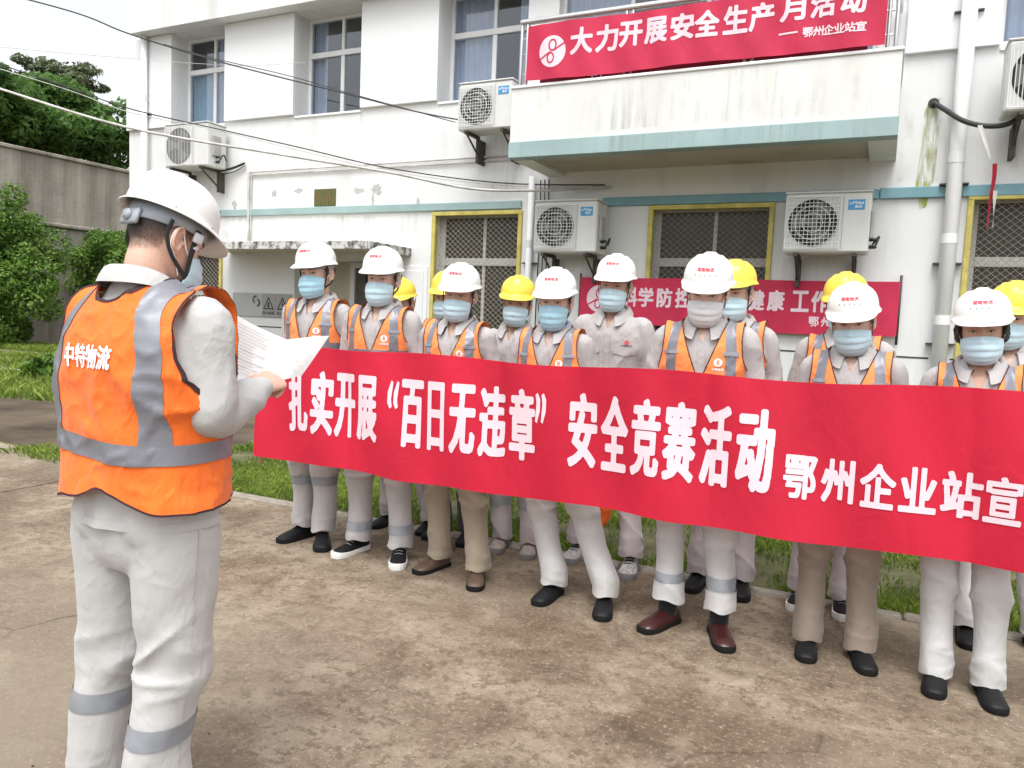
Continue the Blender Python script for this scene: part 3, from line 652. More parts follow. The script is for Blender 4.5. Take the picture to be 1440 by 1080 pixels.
# downpipes and conduits
def vpipe(x, z0, z1, r_, y=None, joints=()):
    y = y or YW - r_ - .03; p = B('downpipe', *tube([(x, y, z0), (x, y, z1)], r_, n=18, ref=(0, 1, 0), cap='flat'), M['pipe'], None, True)
    for z in joints: B('pipe_joint', *tube([(x, y, z - .04), (x, y, z + .04)], r_ * 1.06, n=18, cap='flat'), M['pipe'], p, False); B('pipe_clamp', *bbox(x - r_ - .05, x + r_ + .05, y + r_ * .2, YW - .001, z - .22, z - .205, .002), M['rust'], p)
vpipe(.46, 0, 6.4, .064, joints=(1.6, 2.32, 3.02, 4.5, 5.6)); vpipe(-3.66, 0, 3.04, .036, joints=(.8, 2.3)); vpipe(-9.86, 0, 5.3, .045, YW - .10, joints=(3.2, 4.4)); 
V, F = join([tube([(-7.9, 7.97, 3.28), (-3.6, 7.97, 3.30)], .011, n=6), tube([(-7.9, 7.975, 3.24), (-3.6, 7.975, 3.25)], .008, n=6), tube([(-7.9, 7.97, 3.28), (-7.9, 7.97, 2.2)], .016, n=8), tube([(-7.86, 7.975, 3.3), (-7.86, 7.975, 2.2)], .009, n=8)]); B('conduit', V, F, M['cablew'], None, True)
V, F = join([tube([(-3.56 + i * .05, 7.95, 3.0), (-3.55 + i * .05, 7.96, 2.5), (-3.56 + i * .05, 7.96, 1.0)], .008, n=6) for i in range(3)]); B('cable_bundle', V, F, M['cable'], None, True)

# ------------------------------------------------------------------ outdoor air-conditioning units
def ac_unit(x0, z0, w, h, dpt, ybk, label, badge='right', sticker=True, louvre=False):
    yf = ybk - dpt; root = tag(empty('air_conditioner', (x0, ybk, z0)), label, 'air conditioner', 'air conditioner units on the white facade')
    def P(name, V, F, mat, par=None, sm=False):
        o = mk(name, V, F, mat, par or root, sm); return o
    bd = P('casing', *bbox(0, w, -dpt, 0, 0, h, .015), M['acbody']); cx, cz, rr = w * .34, h * .5, min(h * .44, w * .30)
    P('lid', *bbox(-.008, w + .008, -dpt - .008, .008, h + .001, h + .018, .006), M['acbody'], bd)
    P('fan_recess', *tube([(cx, -dpt - .004, cz), (cx, -dpt - .001, cz)], rr, n=40, ref=(0, 0, 1), cap='flat'), M['interior'], bd)
    fan = P('fan', *tube([(cx, -dpt - .012, cz), (cx, -dpt - .005, cz)], rr * .22, n=16, ref=(0, 0, 1), cap='flat'), M['blade']); Vb = []
    for k in range(3):
        a0 = k * 2 * math.pi / 3 + .4; pts = []
        for t in np.linspace(.2, .95, 6): pts.append((cx + rr * t * math.cos(a0 + t * .25), -dpt - .006, cz + rr * t * math.sin(a0 + t * .25)))
        for t in np.linspace(.95, .2, 6): pts.append((cx + rr * t * math.cos(a0 + .95 + t * .15), -dpt - .011, cz + rr * t * math.sin(a0 + .95 + t * .15)))
        Vb.append((np.array(pts), [tuple(range(12))]))
    P('fan_blade', *join(Vb), M['blade'], fan)
    q = []; g_ = rr * 1.06; y = -dpt - .022
    q += [tube([(cx - g_, y, cz - g_ * 1.0), (cx + g_, y, cz - g_), (cx + g_, y, cz + g_), (cx - g_, y, cz + g_), (cx - g_, y, cz - g_)], .005, n=5, cap='flat')]
    if louvre:
        for k in range(18): t = -g_ + 2 * g_ * (k + .5) / 18; q.append(tube([(cx + t, y, cz - g_), (cx + t, y, cz + g_)], .0035, n=4, cap='flat'))
    else:
        for k in range(13): t = -g_ + 2 * g_ * (k + .5) / 13; q.append(tube([(cx + t, y, cz - g_), (cx + t, y, cz + g_)], .0022, n=4, cap='flat')); q.append(tube([(cx - g_, y - .003, cz + t), (cx + g_, y - .003, cz + t)], .0028, n=4, cap='flat'))
        for k in (.4, .7, .98):
            a = np.linspace(0, 2 * math.pi, 33); q.append(tube([(cx + rr * k * math.cos(t), y - .004, cz + rr * k * math.sin(t)) for t in a], .003, n=4, ref=(0, 1, 0), cap='flat'))
    gr = P('grille', *join(q), M['pipe']); gr['kind'] = 'stuff'
    P('seam', *box(w * .685, w * .692, -dpt - .003, -dpt + .01, .03, h - .02), M['acgrey'])
    P('side_cover', *bbox(w, w + .03, -dpt * .8, -dpt * .35, h * .25, h * .72, .008), M['acgrey'])
    P('valve', *join([tube([(w + .01, -dpt * .55, h * .12), (w + .05, -dpt * .55, h * .12)], .018, n=10), tube([(w + .01, -dpt * .55, h * .24), (w + .05, -dpt * .55, h * .24)], .016, n=10), tube([(w + .05, -dpt * .55, h * .12), (w + .08, -dpt * .4, h * .3), (w + .03, -dpt * .1, h * .2)], .010, n=8, m=10)]), M['dark'], None, True)
    if sticker:
        bx_, bz = w * .74, h * .80; bg_ = P('badge', *bbox(bx_, bx_ + w * .19, -dpt - .004, -dpt + .001, bz - h * .09, bz + h * .08, .002), M['badge'])
        T2 = [put2('Midea', bx_ + w * .055, bx_ + w * .178, bz + h * .0, bz + h * .055, .01), put2('美的', bx_ + w * .075, bx_ + w * .16, bz - h * .065, bz - h * .012, .02), disc2(bx_ + w * .03, bz + h * .02, w * .018, 16, r_in=w * .011, a0=40, a1=330)]
        v2, t2 = join2(T2); P('lettering', np.column_stack([v2[:, 0], -dpt - .0065 - v2[:, 2], v2[:, 1]]), t2, M['badgew'], bg_)
    for t in (.16, .84):
        xx = w * t; P('bracket', *join([box(xx - .018, xx + .018, -dpt - .02, .0, -.035, -.004), box(xx - .018, xx + .018, -.03, YW - ybk - .001, -.30, -.036), tube([(xx, -dpt + .02, -.035), (xx, YW - ybk - .02, -.29)], .012, n=6)]), M['rust'])
    return root
ac_unit(-9.06, 3.32, .80, .56, .33, 7.92, 'outdoor air conditioner under the leftmost upper window, seen just above the speaker\'s helmet', sticker=False, louvre=True)
ac_unit(-4.42, 3.50, .66, .50, .30, 7.86, 'outdoor air conditioner high on the facade, just left of the balcony and its banner')
ac_unit(-3.44, 2.17, .70, .53, .33, 7.90, 'outdoor air conditioner under the balcony, left of the one beside the wide window')
ac_unit(-.905, 2.17, .72, .53, .34, 7.90, 'outdoor air conditioner under the right end of the balcony, above the red wall banner')
ac_unit(.74, 3.30, .80, .56, .34, 7.84, 'weathered air conditioner cut by the right edge of the photo beside the downpipe', sticker=False, louvre=True)

# ------------------------------------------------------------------ cables across the yard and on the wall
def cable(pts, r_, mat, label, name='cable', m=40, group=None):
    V, F = tube([onY(*p) for p in pts], r_, n=6, m=m); o = mk(name, V, F, mat, None, True); return tag(o, label, 'cable', group)
cable([(-140, -45, 5.0), (90, 13, 5.7), (183, 48, 6.1), (310, 87, 6.6), (480, 130, 7.1), (590, 158, 7.5), (668, 172, 7.7)], .0075, M['cable'], 'black cable crossing the sky to the upper air conditioner left of the balcony')
cable([(-140, 80, 5.0), (0, 125, 5.3), (183, 180, 5.8), (400, 218, 6.5), (545, 242, 7.0), (660, 265, 7.4), (760, 268, 7.7), (858, 263, 7.98)], .0135, M['cablew'], 'thick pale cable sagging from top left to a hook under the balcony')
cable([(-140, 35, 5.6), (0, 90, 6), (100, 124, 6.4), (183, 153, 6.8), (300, 180, 7.1), (420, 207, 7.4), (545, 236, 7.7), (700, 257, 7.9), (850, 260, 7.98)], .007, M['cable'], 'thin dark cable running above the trees to the left wing of the facade')
cable([(-140, 55, 5.6), (0, 97, 6), (100, 128, 6.4), (183, 158, 6.8), (300, 182, 7.1), (420, 211, 7.4), (545, 240, 7.7), (700, 260, 7.9), (856, 264, 7.98)], .005, M['cablew'], 'thin pale cable running just below the dark one over the trees')
cable([(-140, 50, 6), (0, 66, 6.3), (183, 82, 7), (330, 92, 7.5), (430, 88, 7.9)], .003, M['cablew'], 'faintest thin wire high in the white sky at left')
cable([(230, 62, 7.5), (300, 82, 7.5), (400, 105, 7.5), (480, 128, 7.5), (590, 158, 7.75), (640, 172, 7.75)], .005, M['cable'], 'thin wire running beside the black cable over the upper windows')
cable([(1314, 145, 7.97), (1330, 155, 7.9), (1355, 170, 7.75), (1385, 177, 7.7), (1415, 175, 7.7), (1445, 160, 7.72)], .022, M['cable'], 'lagged refrigerant pipe hanging from the hole in the wall beside the downpipe', 'refrigerant_pipe')
cable([(290, 236, 7.75), (305, 240, 7.9), (325, 237, 7.95), (343, 230, 7.96)], .017, M['cable'], 'black lagged pipe from the leftmost air conditioner to the conduit', 'refrigerant_pipe')
cable([(295, 237, 7.8), (312, 244, 7.9), (328, 242, 7.95), (344, 233, 7.96)], .007, M['cable'], 'thin black lead looping under the lagged pipe of the leftmost air conditioner', 'cable')
def ribbon(pts, w, mat, label, tw=1.2):
    P = cr(np.array([onY(*p) for p in pts]), 14); V = []
    for i, p in enumerate(P):
        a = tw * i / 13; V += [(p[0] - w * math.cos(a), p[1] - w * math.sin(a), p[2]), (p[0] + w * math.cos(a), p[1] + w * math.sin(a), p[2]), (p[0] + w * math.cos(a), p[1] + w * math.sin(a) + .004, p[2]), (p[0] - w * math.cos(a), p[1] - w * math.sin(a) + .004, p[2])]
    F = []
    for i in range(13):
        for j in range(4): a = i * 4 + j; b2 = i * 4 + (j + 1) % 4; F.append((a, b2, b2 + 4, a + 4))
    F += [(0, 3, 2, 1), (52, 53, 54, 55)]
    return tag(mk('ribbon', V, F, mat), label, 'ribbon')
ribbon([(1399, 230, 7.9), (1398, 250, 7.9), (1393, 280, 7.9), (1388, 322, 7.9)], .018, M['ribbonr'], 'red ribbon hanging on the wall at the right window')
ribbon([(1400, 268, 7.87), (1398, 290, 7.87), (1396, 320, 7.87)], .016, M['ribbonw'], 'short pale ribbon end hanging beside the red ribbon', 2)
ribbon([(1378, 176, 7.68), (1384, 195, 7.68), (1388, 208, 7.68), (1393, 224, 7.68)], .018, M['ribbonw'], 'pale tape tail hanging from the lagged pipe')

# ------------------------------------------------------------------ sign board on the wall
sg = tag(empty('sign_board', (-8.17, YW - .03, 1.36)), 'grey notice board with two warning triangles on the wall left of the entrance', 'sign')
mk('board', *bbox(0, 1.04, .0, .028, -.02, .30, .004), M['signg'], sg); mk('panel', *bbox(.54, .78, -.006, -.001, -.01, .29, .002), M['signd'], sg); mk('panel', *bbox(.79, 1.02, -.006, -.001, -.01, .29, .002), M['signd'], sg)
q = []
for cx in (.66, .905):
    a = .095; o_ = np.array([(cx - a, .085), (cx + a, .085), (cx, .255)]); i_ = o_ * .74 + o_.mean(0) * .26
    q.append((np.vstack([o_, i_]), np.array([(0, 1, 4), (0, 4, 3), (1, 2, 5), (1, 5, 4), (2, 0, 3), (2, 3, 5)])))
q += [put2('当心机械', .56, .76, .015, .06, .01), put2('当心触电', .81, 1.0, .015, .06, .01), put2('!', .65, .67, .11, .185, .02), put2('ϟ', .888, .922, .105, .19, .02)] if False else [put2('当心机械', .56, .76, .015, .06, .01), put2('当心触电', .81, 1.0, .015, .06, .01), (np.array([(.64, .11), (.68, .11), (.67, .14), (.68, .17), (.65, .18), (.645, .14)]), np.array([(0, 1, 2), (0, 2, 5), (2, 3, 4), (2, 4, 5)])), (np.array([(.915, .20), (.885, .145), (.905, .145), (.893, .10), (.928, .158), (.908, .158)]), np.array([(0, 1, 2), (0, 2, 5), (2, 3, 5), (3, 4, 5)]))]
q += [disc2(.43, .21, .055, 20, r_in=.04, a0=200, a1=380), disc2(.45, .17, .055, 20, r_in=.035, a0=10, a1=170)]
v2, t2 = join2(q); mk('lettering', np.column_stack([v2[:, 0], -.010 - v2[:, 2], v2[:, 1]]), t2, M['black'], sg)

# ------------------------------------------------------------------ retaining wall, bushes and trees at the left
rw = tag(empty('retaining_wall', (-26, 15, 0)), 'tall streaked concrete retaining wall behind the bushes at left', 'wall')
mk('wall_face', *box(-1.2, 0, -14, 30, -.3, 6.3), M['retain'], rw); mk('coping', *join([bbox(-1.25, .10, -14 + i * 2.0, -12.02 + i * 2.0, 6.301, 6.42, .02) for i in range(22)]), M['retain'], rw)
mk('ledge', *bbox(.001, .16, -14, 30, 3.95, 4.08, .03), M['retain'], rw)
def crown(n, c, r, leaf, seed, clumps=40, shell=.55, drop=(0, 0, 0), flat=1.0, low=False):
    rg = np.random.default_rng(seed); c = np.array(c, float); r = np.array(r, float)
    d = rg.normal(size=(clumps, 3)); d /= np.linalg.norm(d, axis=1, keepdims=True); d[:, 2] = np.where((d[:, 2] < -.5) & (not low), -d[:, 2] * .4, d[:, 2])
    cc = c + d * r * rg.uniform(shell, .95, (clumps, 1)); cr_ = r.mean() * rg.uniform(.16, .34, clumps)
    k = rg.integers(0, clumps, n); u = rg.normal(size=(n, 3)); u /= np.linalg.norm(u, axis=1, keepdims=True)
    p = cc[k] + u * cr_[k][:, None] * rg.uniform(.55, 1.05, (n, 1)) * np.array([1, 1, flat])
    inn = rg.random(n) < .18; v = rg.normal(size=(n, 3)); v /= np.linalg.norm(v, axis=1, keepdims=True); p = np.where(inn[:, None], c + v * r * rg.uniform(.3, .85, (n, 1)), p)
    p[:, 2] = np.maximum(p[:, 2], .1)
    nn = u + rg.normal(0, .6, (n, 3)) + [0, 0, .5]; nn /= np.linalg.norm(nn, axis=1, keepdims=True)
    a = np.cross(nn, rg.normal(size=(n, 3))); a /= np.maximum(np.linalg.norm(a, axis=1, keepdims=True), 1e-6); b2 = np.cross(nn, a)
    L1 = leaf * rg.uniform(.6, 1.3, (n, 1)); w = L1 * .5
    V = np.stack([p - a * L1 * .5, p + b2 * w * .5, p + a * L1 * .5, p - b2 * w * .5], 1).reshape(-1, 3); i = np.arange(n)[:, None] * 4
    T = np.concatenate([i + [0, 1, 2], i + [0, 2, 3]], 0); tone = np.clip(rg.normal(.45, .2, n) + (rg.random(clumps)[k] - .5) * .5, 0, 1)
    return V, T, np.repeat(tone, 4)
def tree(name, base, cz, r, n, leaf, mat, label, seed, tr=.12, cat='tree', group=None, clumps=40, flat=1.0, limbs=6):
    root = tag(empty(name, base), label, cat, group); rg = random.Random(seed); P = [tube([(0, 0, -.1), (rg.uniform(-.1, .1), rg.uniform(-.1, .1), cz * .5), (0, 0, cz)], [tr * 1.3, tr, tr * .5], n=10, m=8, ref=(0, 1, .01))]
    for k in range(limbs):
        a = k * 2 * math.pi / limbs + rg.random(); z = cz * rg.uniform(.35, .8); e = (math.cos(a) * r[0] * .7, math.sin(a) * r[1] * .7, cz + r[2] * rg.uniform(-.2, .6)); P.append(tube([(0, 0, z), (e[0] * .5, e[1] * .5, (z + e[2]) / 2 + .1), e], [tr * .5, tr * .32, tr * .1], n=6, m=6, ref=(0, .1, 1)))
    mk('trunk', *join(P), M['bark'], root, True); V, T, tn = crown(n, (0, 0, cz), r, leaf, seed, clumps, flat=flat, low=name == 'bush')
    o = mk('crown', V, T, mat, root); at = o.data.attributes.new('tone', 'FLOAT', 'POINT'); at.data.foreach_set('value', tn.astype(np.float32)); return root
tree('bush', (-24.0, 14.1, 0), 2.35, (1.75, 1.85, 2.45), 34000, .13, M['leafb'], 'large rounded dark green bush at the far left edge before the retaining wall', 1, .12, 'bush', 'bushes before the retaining wall', 60)
tree('bush', (-24.1, 18.1, 0), 2.2, (1.4, 1.4, 2.15), 26000, .13, M['leafb'], 'smaller rounded bush between the far left bush and the building corner', 2, .12, 'bush', 'bushes before the retaining wall', 55)
tree('bush', (-24.4, 20.6, 0), 2.2, (1.5, 1.5, 2.0), 9000, .14, M['leafb'], 'bush mostly hidden behind the building corner', 12, .12, 'bush', 'bushes before the retaining wall', 40)
tree('tree', (-29.5, 15.3, 0), 8.3, (3.3, 3.0, 2.3), 30000, .24, M['leaf'], 'dense dark tree behind the retaining wall at the left edge', 3, .2, group='trees behind the retaining wall', clumps=70, flat=.6)
tree('tree', (-30.0, 19.0, 0), 7.9, (2.7, 2.7, 2.2), 26000, .24, M['leaf'], 'dark feathery tree behind the retaining wall between the left edge and the building', 4, .2, group='trees behind the retaining wall', clumps=60, flat=.6)
tree('tree', (-29.5, 22.4, 0), 7.9, (2.0, 2.4, 1.9), 15000, .22, M['leaf'], 'dark tree touching the building corner above the retaining wall', 5, .18, group='trees behind the retaining wall', clumps=40, flat=.6)
tree('tree', (-38, 25.5, 0), 12.2, (2.2, 2.2, 1.3), 5000, .24, M['leafp'], 'sparse grey green treetop rising above the dark trees', 6, .16, group='trees behind the retaining wall', clumps=26, flat=.5)
tree('tree', (-28, 9.5, 0), 8.0, (3, 3, 2.4), 9000, .26, M['leaf'], 'dark tree outside the left edge of the photo', 7, .2, group='trees behind the retaining wall', clumps=40, flat=.6)
# a weed clump by the white kerb
V, T, tn = crown(900, (0, 0, .18), (.35, .35, .22), .22, 8, 12); o = mk('weed_clump', V, T, M['leafb']); o.location = (-13.9, 9.05, 0); at = o.data.attributes.new('tone', 'FLOAT', 'POINT'); at.data.foreach_set('value', tn.astype(np.float32)); tag(o, 'dark leafy weed clump growing beside the white kerb', 'weed')

# ------------------------------------------------------------------ people: shared materials
for _k, _c in (('skin', (.66, .44, .34)), ('skinb', (.57, .36, .26)), ('skinc', (.70, .49, .39))):
    m, nt, b = _nt(_k); co = coords(nt); n = noise(nt, co, 16, 6, .65); L(nt, ramp(nt, n, [(.3, tuple(x * q for x, q in zip(_c, (.86, .76, .74)))), (.7, _c)]), b.inputs['Base Color']); b.inputs['Roughness'].default_value = .48
    b.inputs['Subsurface Weight'].default_value = .08; b.inputs['Subsurface Radius'].default_value = (.012, .005, .003); bump(nt, b, noise(nt, co, 160, 3), .15, .0012); M[_k] = m
m, nt, b = _nt('hair'); co = coords(nt, (1, 1, .3)); n = noise(nt, co, 130, 4, .7); L(nt, ramp(nt, n, [(.35, (.008, .007, .007)), (.7, (.035, .028, .024))]), b.inputs['Base Color']); b.inputs['Roughness'].default_value = .5; bump(nt, b, n, .6, .004); M['hair'] = m
m, nt, b = _nt('cropped_hair'); co = coords(nt, (1, 1, .4)); n = noise(nt, co, 260, 4, .7); tr = N(nt, 'ShaderNodeBsdfTransparent'); ms = N(nt, 'ShaderNodeMixShader'); at = N(nt, 'ShaderNodeAttribute', attribute_name='tone')
ad = N(nt, 'ShaderNodeMath', operation='MULTIPLY_ADD'); L(nt, n, ad.inputs[0]); ad.inputs[1].default_value = 1.3; ad.inputs[2].default_value = -.65
a2 = N(nt, 'ShaderNodeMath', operation='ADD', use_clamp=True); L(nt, ad.outputs[0], a2.inputs[0]); L(nt, at.outputs['Fac'], a2.inputs[1])
L(nt, a2.outputs[0], ms.inputs[0]); b.inputs['Base Color'].default_value = (.022, .017, .014, 1); b.inputs['Roughness'].default_value = .6; L(nt, tr.outputs[0], ms.inputs[1]); L(nt, b.outputs[0], ms.inputs[2]); L(nt, ms.outputs[0], nt.nodes['Material Output'].inputs[0]); M['crop'] = m
M['helmw'] = plain('white_helmet_shell', (.80, .80, .78), .28, .03, 6); M['helmy'] = plain('yellow_helmet_shell', (.84, .62, .07), .30, .05, 6)
M['liner'] = plain('helmet_liner', (.30, .34, .38), .5, .06); M['strap'] = plain('strap_webbing', (.02, .02, .022), .8, .3, 300, .3, 500); M['buckle'] = plain('strap_bracket', (.62, .64, .68), .4, .03)
M['vest'] = fabric('orange_vest_mesh', (.88, .165, .022), .10, .75, .7); M['vestp'] = fabric('orange_vest_pale', (.90, .27, .085), .08, .6, .7)
M['strip'] = plain('reflective_tape', (.20, .205, .235), .4, .10, 14, .15, 60, .004, metal=.15); M['stripl'] = plain('trouser_tape', (.25, .265, .29), .5, .14, 14, .2, 60, .004)
M['piping'] = plain('dark_piping', (.035, .012, .018), .8, .1); M['print'] = plain('white_lettering', (.82, .82, .84), .6, .03); M['printr'] = plain('red_lettering', (.62, .03, .06), .5, .03); M['printg'] = plain('green_marks', (.02, .13, .07), .5, .03)
M['shirt'] = fabric('warm_grey_workwear', (.42, .40, .395), .08, .65, .85); M['shirtw'] = fabric('pale_grey_workwear', (.46, .46, .455), .06, .45, .85)
M['trouser'] = fabric('light_grey_trousers', (.42, .405, .40), .08, .4, .85); M['trouserw'] = fabric('pale_work_trousers', (.49, .49, .485), .06, .38, .85, (.36, .34, .31)); M['trouserp'] = fabric('pinkish_grey_trousers', (.37, .33, .335), .08, .4, .85)
M['khaki'] = fabric('khaki_trousers', (.30, .255, .19), .08, .4, .85); M['tan'] = fabric('tan_trousers', (.26, .21, .17), .08, .4, .85); M['darkt'] = fabric('dark_trousers', (.03, .03, .032), .1, .6, .85)
M['mask'] = fabric('blue_mask', (.52, .70, .78), .04, .25, .8); M['maskw'] = fabric('white_mask', (.70, .73, .75), .03, .25, .8); M['maskb'] = fabric('bright_blue_mask', (.40, .66, .79), .04, .25, .8)
M['bluecol'] = fabric('blue_inner_shirt', (.30, .44, .68), .06, .4, .85); M['darkcol'] = fabric('dark_inner_shirt', (.03, .035, .045), .06, .4, .85)
M['shoeb'] = plain('black_shoe', (.008, .008, .009), .55, .2, 30, .2, 80, .002, spec=.25); M['shoebr'] = plain('brown_shoe', (.085, .052, .036), .5, .2, 20, .2, 80, .002); M['shoem'] = plain('maroon_leather', (.040, .010, .010), .3, .2, 20, .2, 60, .002)
M['shoet'] = plain('tan_boot', (.30, .255, .22), .7, .2, 20, .2, 80, .002); M['shoes'] = plain('silver_sneaker', (.34, .34, .33), .5, .45, 45, .2, 80, .002); M['solew'] = plain('white_sole', (.72, .72, .70), .6, .06); M['soled'] = plain('dark_sole', (.010, .010, .010), .8, .1, spec=.2); M['soleg'] = plain('grey_sole', (.22, .21, .22), .7, .1)
M['sock'] = fabric('black_sock', (.012, .012, .013), .1, .3); M['eyew'] = plain('eye_white', (.55, .52, .50), .3, .02); M['iris'] = plain('dark_iris', (.015, .010, .008), .15, .02); M['paper'] = plain('paper', (.80, .80, .80), .7, .02); M['ink'] = plain('faint_print', (.50, .50, .52), .7, .02); M['foldshade'] = plain('fold_shade', (.16, .16, .16), .7, .02)

# ------------------------------------------------------------------ the head, modelled once: origin between the ears at eye level, face towards -y
def build_bust(voxel):
    A = [(-.122, .030, .078, -.035), (-.108, .047, .087, -.005), (-.085, .058, .090, .028), (-.06, .065, .0895, .052), (-.03, .0705, .089, .076), (0, .0745, .088, .090), (.03, .0775, .090, .098), (.06, .077, .086, .098), (.085, .069, .072, .087), (.105, .048, .048, .062), (.116, .018, .018, .024)]
    H, F = zloft([(z, w, (f + k) / 2, 0, (k - f) / 2) for z, w, f, k in A], 72, 2.15, m=54)
    x, y, z = H.T; front = sst(-y, .01, .055); ax = np.abs(x)
    d = np.zeros(len(H))
    d += .026 * np.exp(-(x / (.0085 + .35 * np.clip(.0 - z, 0, .04))) ** 2) * sst(z, -.052, -.038) * (1 - sst(z, -.036, .014)) + .006 * G(x, .009) * G(z - .005, .02)
    d += .006 * G(ax - .013, .007) * G(z + .040, .008)
    d -= .0105 * G(ax - .031, .015) * G(z - .000, .013); d += .0035 * G(ax - .031, .014) * G(z + .0, .007)
    d += .0045 * G(ax - .028, .024) * G(z - .022, .008); d += .004 * G(ax - .046, .02) * G(z + .030, .02)
    d += .006 * G(x, .024) * (G(z + .067, .005) + G(z + .078, .006)) - .003 * G(x, .02) * G(z + .0725, .002); d -= .003 * G(x, .02) * G(z + .09, .007); d += .005 * G(x, .018) * G(z + .108, .012)
    H = H.copy(); H[:, 1] -= d * front
    parts = [(H, F)]
    parts.append(tube([(0, .012, -.26), (0, .012, -.20), (0, .010, -.13), (0, .016, -.07), (0, .02, -.03)], [.066, .058, .055, .056, .055], [.064, .056, .056, .060, .060], n=28, m=14))
    parts.append(tube([(-.12, .008, -.235), (-.06, .012, -.205), (0, .014, -.195), (.06, .012, -.205), (.12, .008, -.235)], [.030, .036, .038, .036, .030], n=14, ref=(0, 0, 1), m=9))
    for s in (-1, 1):                        # ears: rim, bowl, lobe, tragus
        def E(u, v, o): return (s * (.0745 + o + .30 * max(u, 0) * 1.0), .012 + u, -.006 + v)
        a = np.radians(np.linspace(-150, 140, 16)); rim = [E(.006 + .0165 * math.cos(t) * (1 if math.cos(t) > 0 else .8), .030 * math.sin(t) * (1.02 if math.sin(t) > 0 else .95), .009) for t in a]
        parts.append(tube(rim, .0042, n=8, ref=(s, 0, 0), m=26))
        parts.append(tube([E(.008, .016, .0065), E(.012, .0, .006), E(.007, -.014, .006)], .0036, n=8, ref=(s, 0, 0), m=8))
        Mx = np.array([[.35, .28 * s, 0], [0, 1, 0], [0, 0, 1]]); parts.append(ellip(E(.006, 0, .003), (.010, .018, .029), 18, 12, Mx))
        parts.append(ellip(E(-.002, -.030, .006), (.005, .009, .010), 12, 8)); parts.append(ellip(E(-.012, -.004, .003), (.005, .005, .007), 10, 8))
    return union(parts, voxel, 3)
_bust = {}
def bust(voxel):
    if voxel not in _bust: _bust[voxel] = build_bust(voxel)
    return _bust[voxel]

def hand_parts(curl, spread=.0, thumb=.5):   # wrist at the origin, fingers +x, back of the hand +z, thumb side +y
    P = [tube([(-.05, 0, 0), (0, 0, 0), (.035, .002, 0), (.07, .002, -.002), (.088, .0, -.004)], [.0265, .029, .040, .043, .037], [.021, .018, .0155, .0135, .011], n=18, ref=(0, 0, 1), m=12)]
    for k, (y, ln, r) in enumerate(((.029, .070, .0088), (.0095, .078, .0092), (-.0105, .072, .0088), (-.029, .058, .0078))):
        p = np.array([.082 - .004 * abs(k - 1), y, -.003]); a = -curl[k][0]; pts = [p - [.02, 0, 0], p]
        for j, (fr, cv) in enumerate(((.44, 0), (.31, curl[k][1]), (.25, curl[k][2]))):
            a = a - (cv if j else 0); p = p + np.array([math.cos(a), spread * (1.5 - k) * .3, math.sin(a)]) * ln * fr * 1.02; pts.append(p)
        P.append(tube(pts, [r * 1.1, r * 1.12, r * 1.0, r * .95, r * .80], n=10, m=14, ref=(0, 1, 0)))
    t = thumb; P.append(tube([(.012, .022, -.004), (.032, .044, -.010), (.056, .056 - .012 * t, -.018 - .010 * t), (.082, .058 - .030 * t, -.024 - .020 * t)], [.016, .0125, .0105, .0085], n=10, m=12, ref=(0, 0, 1)))
    return P
_hand = {}
def hand(kind):
    if kind not in _hand:
        c = {'rest': ([(.35, .5, .35)] * 4, .1, .5), 'grip': ([(1.05, 1.15, .6), (1.1, 1.25, .7), (1.15, 1.3, .7), (1.2, 1.3, .7)], .0, .9), 'hold': ([(.75, 1.1, .6), (.85, 1.2, .7), (.95, 1.25, .7), (1.05, 1.3, .7)], .05, .8)}[kind]
        _hand[kind] = union(hand_parts(*c), .0032, 2)
    return _hand[kind]

# ------------------------------------------------------------------ clothes
TOR = [(.78, .195, .138), (.86, .190, .134), (.95, .186, .130), (1.05, .188, .126), (1.15, .200, .128), (1.24, .216, .132), (1.32, .218, .128), (1.385, .200, .110), (1.43, .155, .085), (1.462, .108, .068), (1.49, .070, .058)]
def torso(wf, grow=0, z0=.78, df=1.0, flare=0):
    return zloft([(z, w * wf + grow + flare * np.clip((1.1 - z) / .3, 0, 1), d * df + grow + flare * np.clip((1.1 - z) / .3, 0, 1), 0, .008) for z, w, d in TOR if z >= z0], 36, 2.35, m=40)
def folds_cloth(V, Nn, seed, amp, kind):
    o = seed * 7.31
    if kind == 'shirt':
        d = ridge(V * [6, 6, 2.6] + o, seed) * .55 + ridge(V @ np.array([[5, 0, 3.4], [0, 5, 0], [-3.4, 0, 4]]) + o, seed + 3) * .5 + .08 * ridge(V * 19 + o, seed + 7)
    elif kind == 'leg':
        d = ridge(V @ np.array([[3.5, 0, 4], [0, 4, 2.5], [0, 2.5, 4.5]]) + o, seed) * .65 + ridge(V * [7, 7, 2] + o, seed + 2) * .40 + .06 * ridge(V * 20 + o, seed + 7)
        d = d + .3 * ridge(V * [6, 6, 18] + o, seed + 11) * (1 - sst(V[:, 2], .10, .30)) + .5 * ridge(V * [5, 5, 15] + o, seed + 12) * G(V[:, 2] - .47, .09)
        d = .38 + (d - .38) * (.55 + .7 * G(V[:, 2] - .50, .11) + .8 * G(V[:, 2] - .82, .08) + .25 * G(V[:, 2] - .12, .10))
    else: d = ridge(V * [5, 5, 2.2] + o, seed) * .55 + ridge(V @ np.array([[6, 0, 4], [0, 6, 2], [-5, 0, 4]]) + o, seed + 3) * .5 + .2 * ridge(V * 22 + o, seed + 7)
    e = (d - d.mean()) * amp * 1.25
    return V + Nn * (np.maximum(e, -.005) if kind == 'vest' else np.minimum(e, .011) if kind == 'shirt' else e)[:, None]

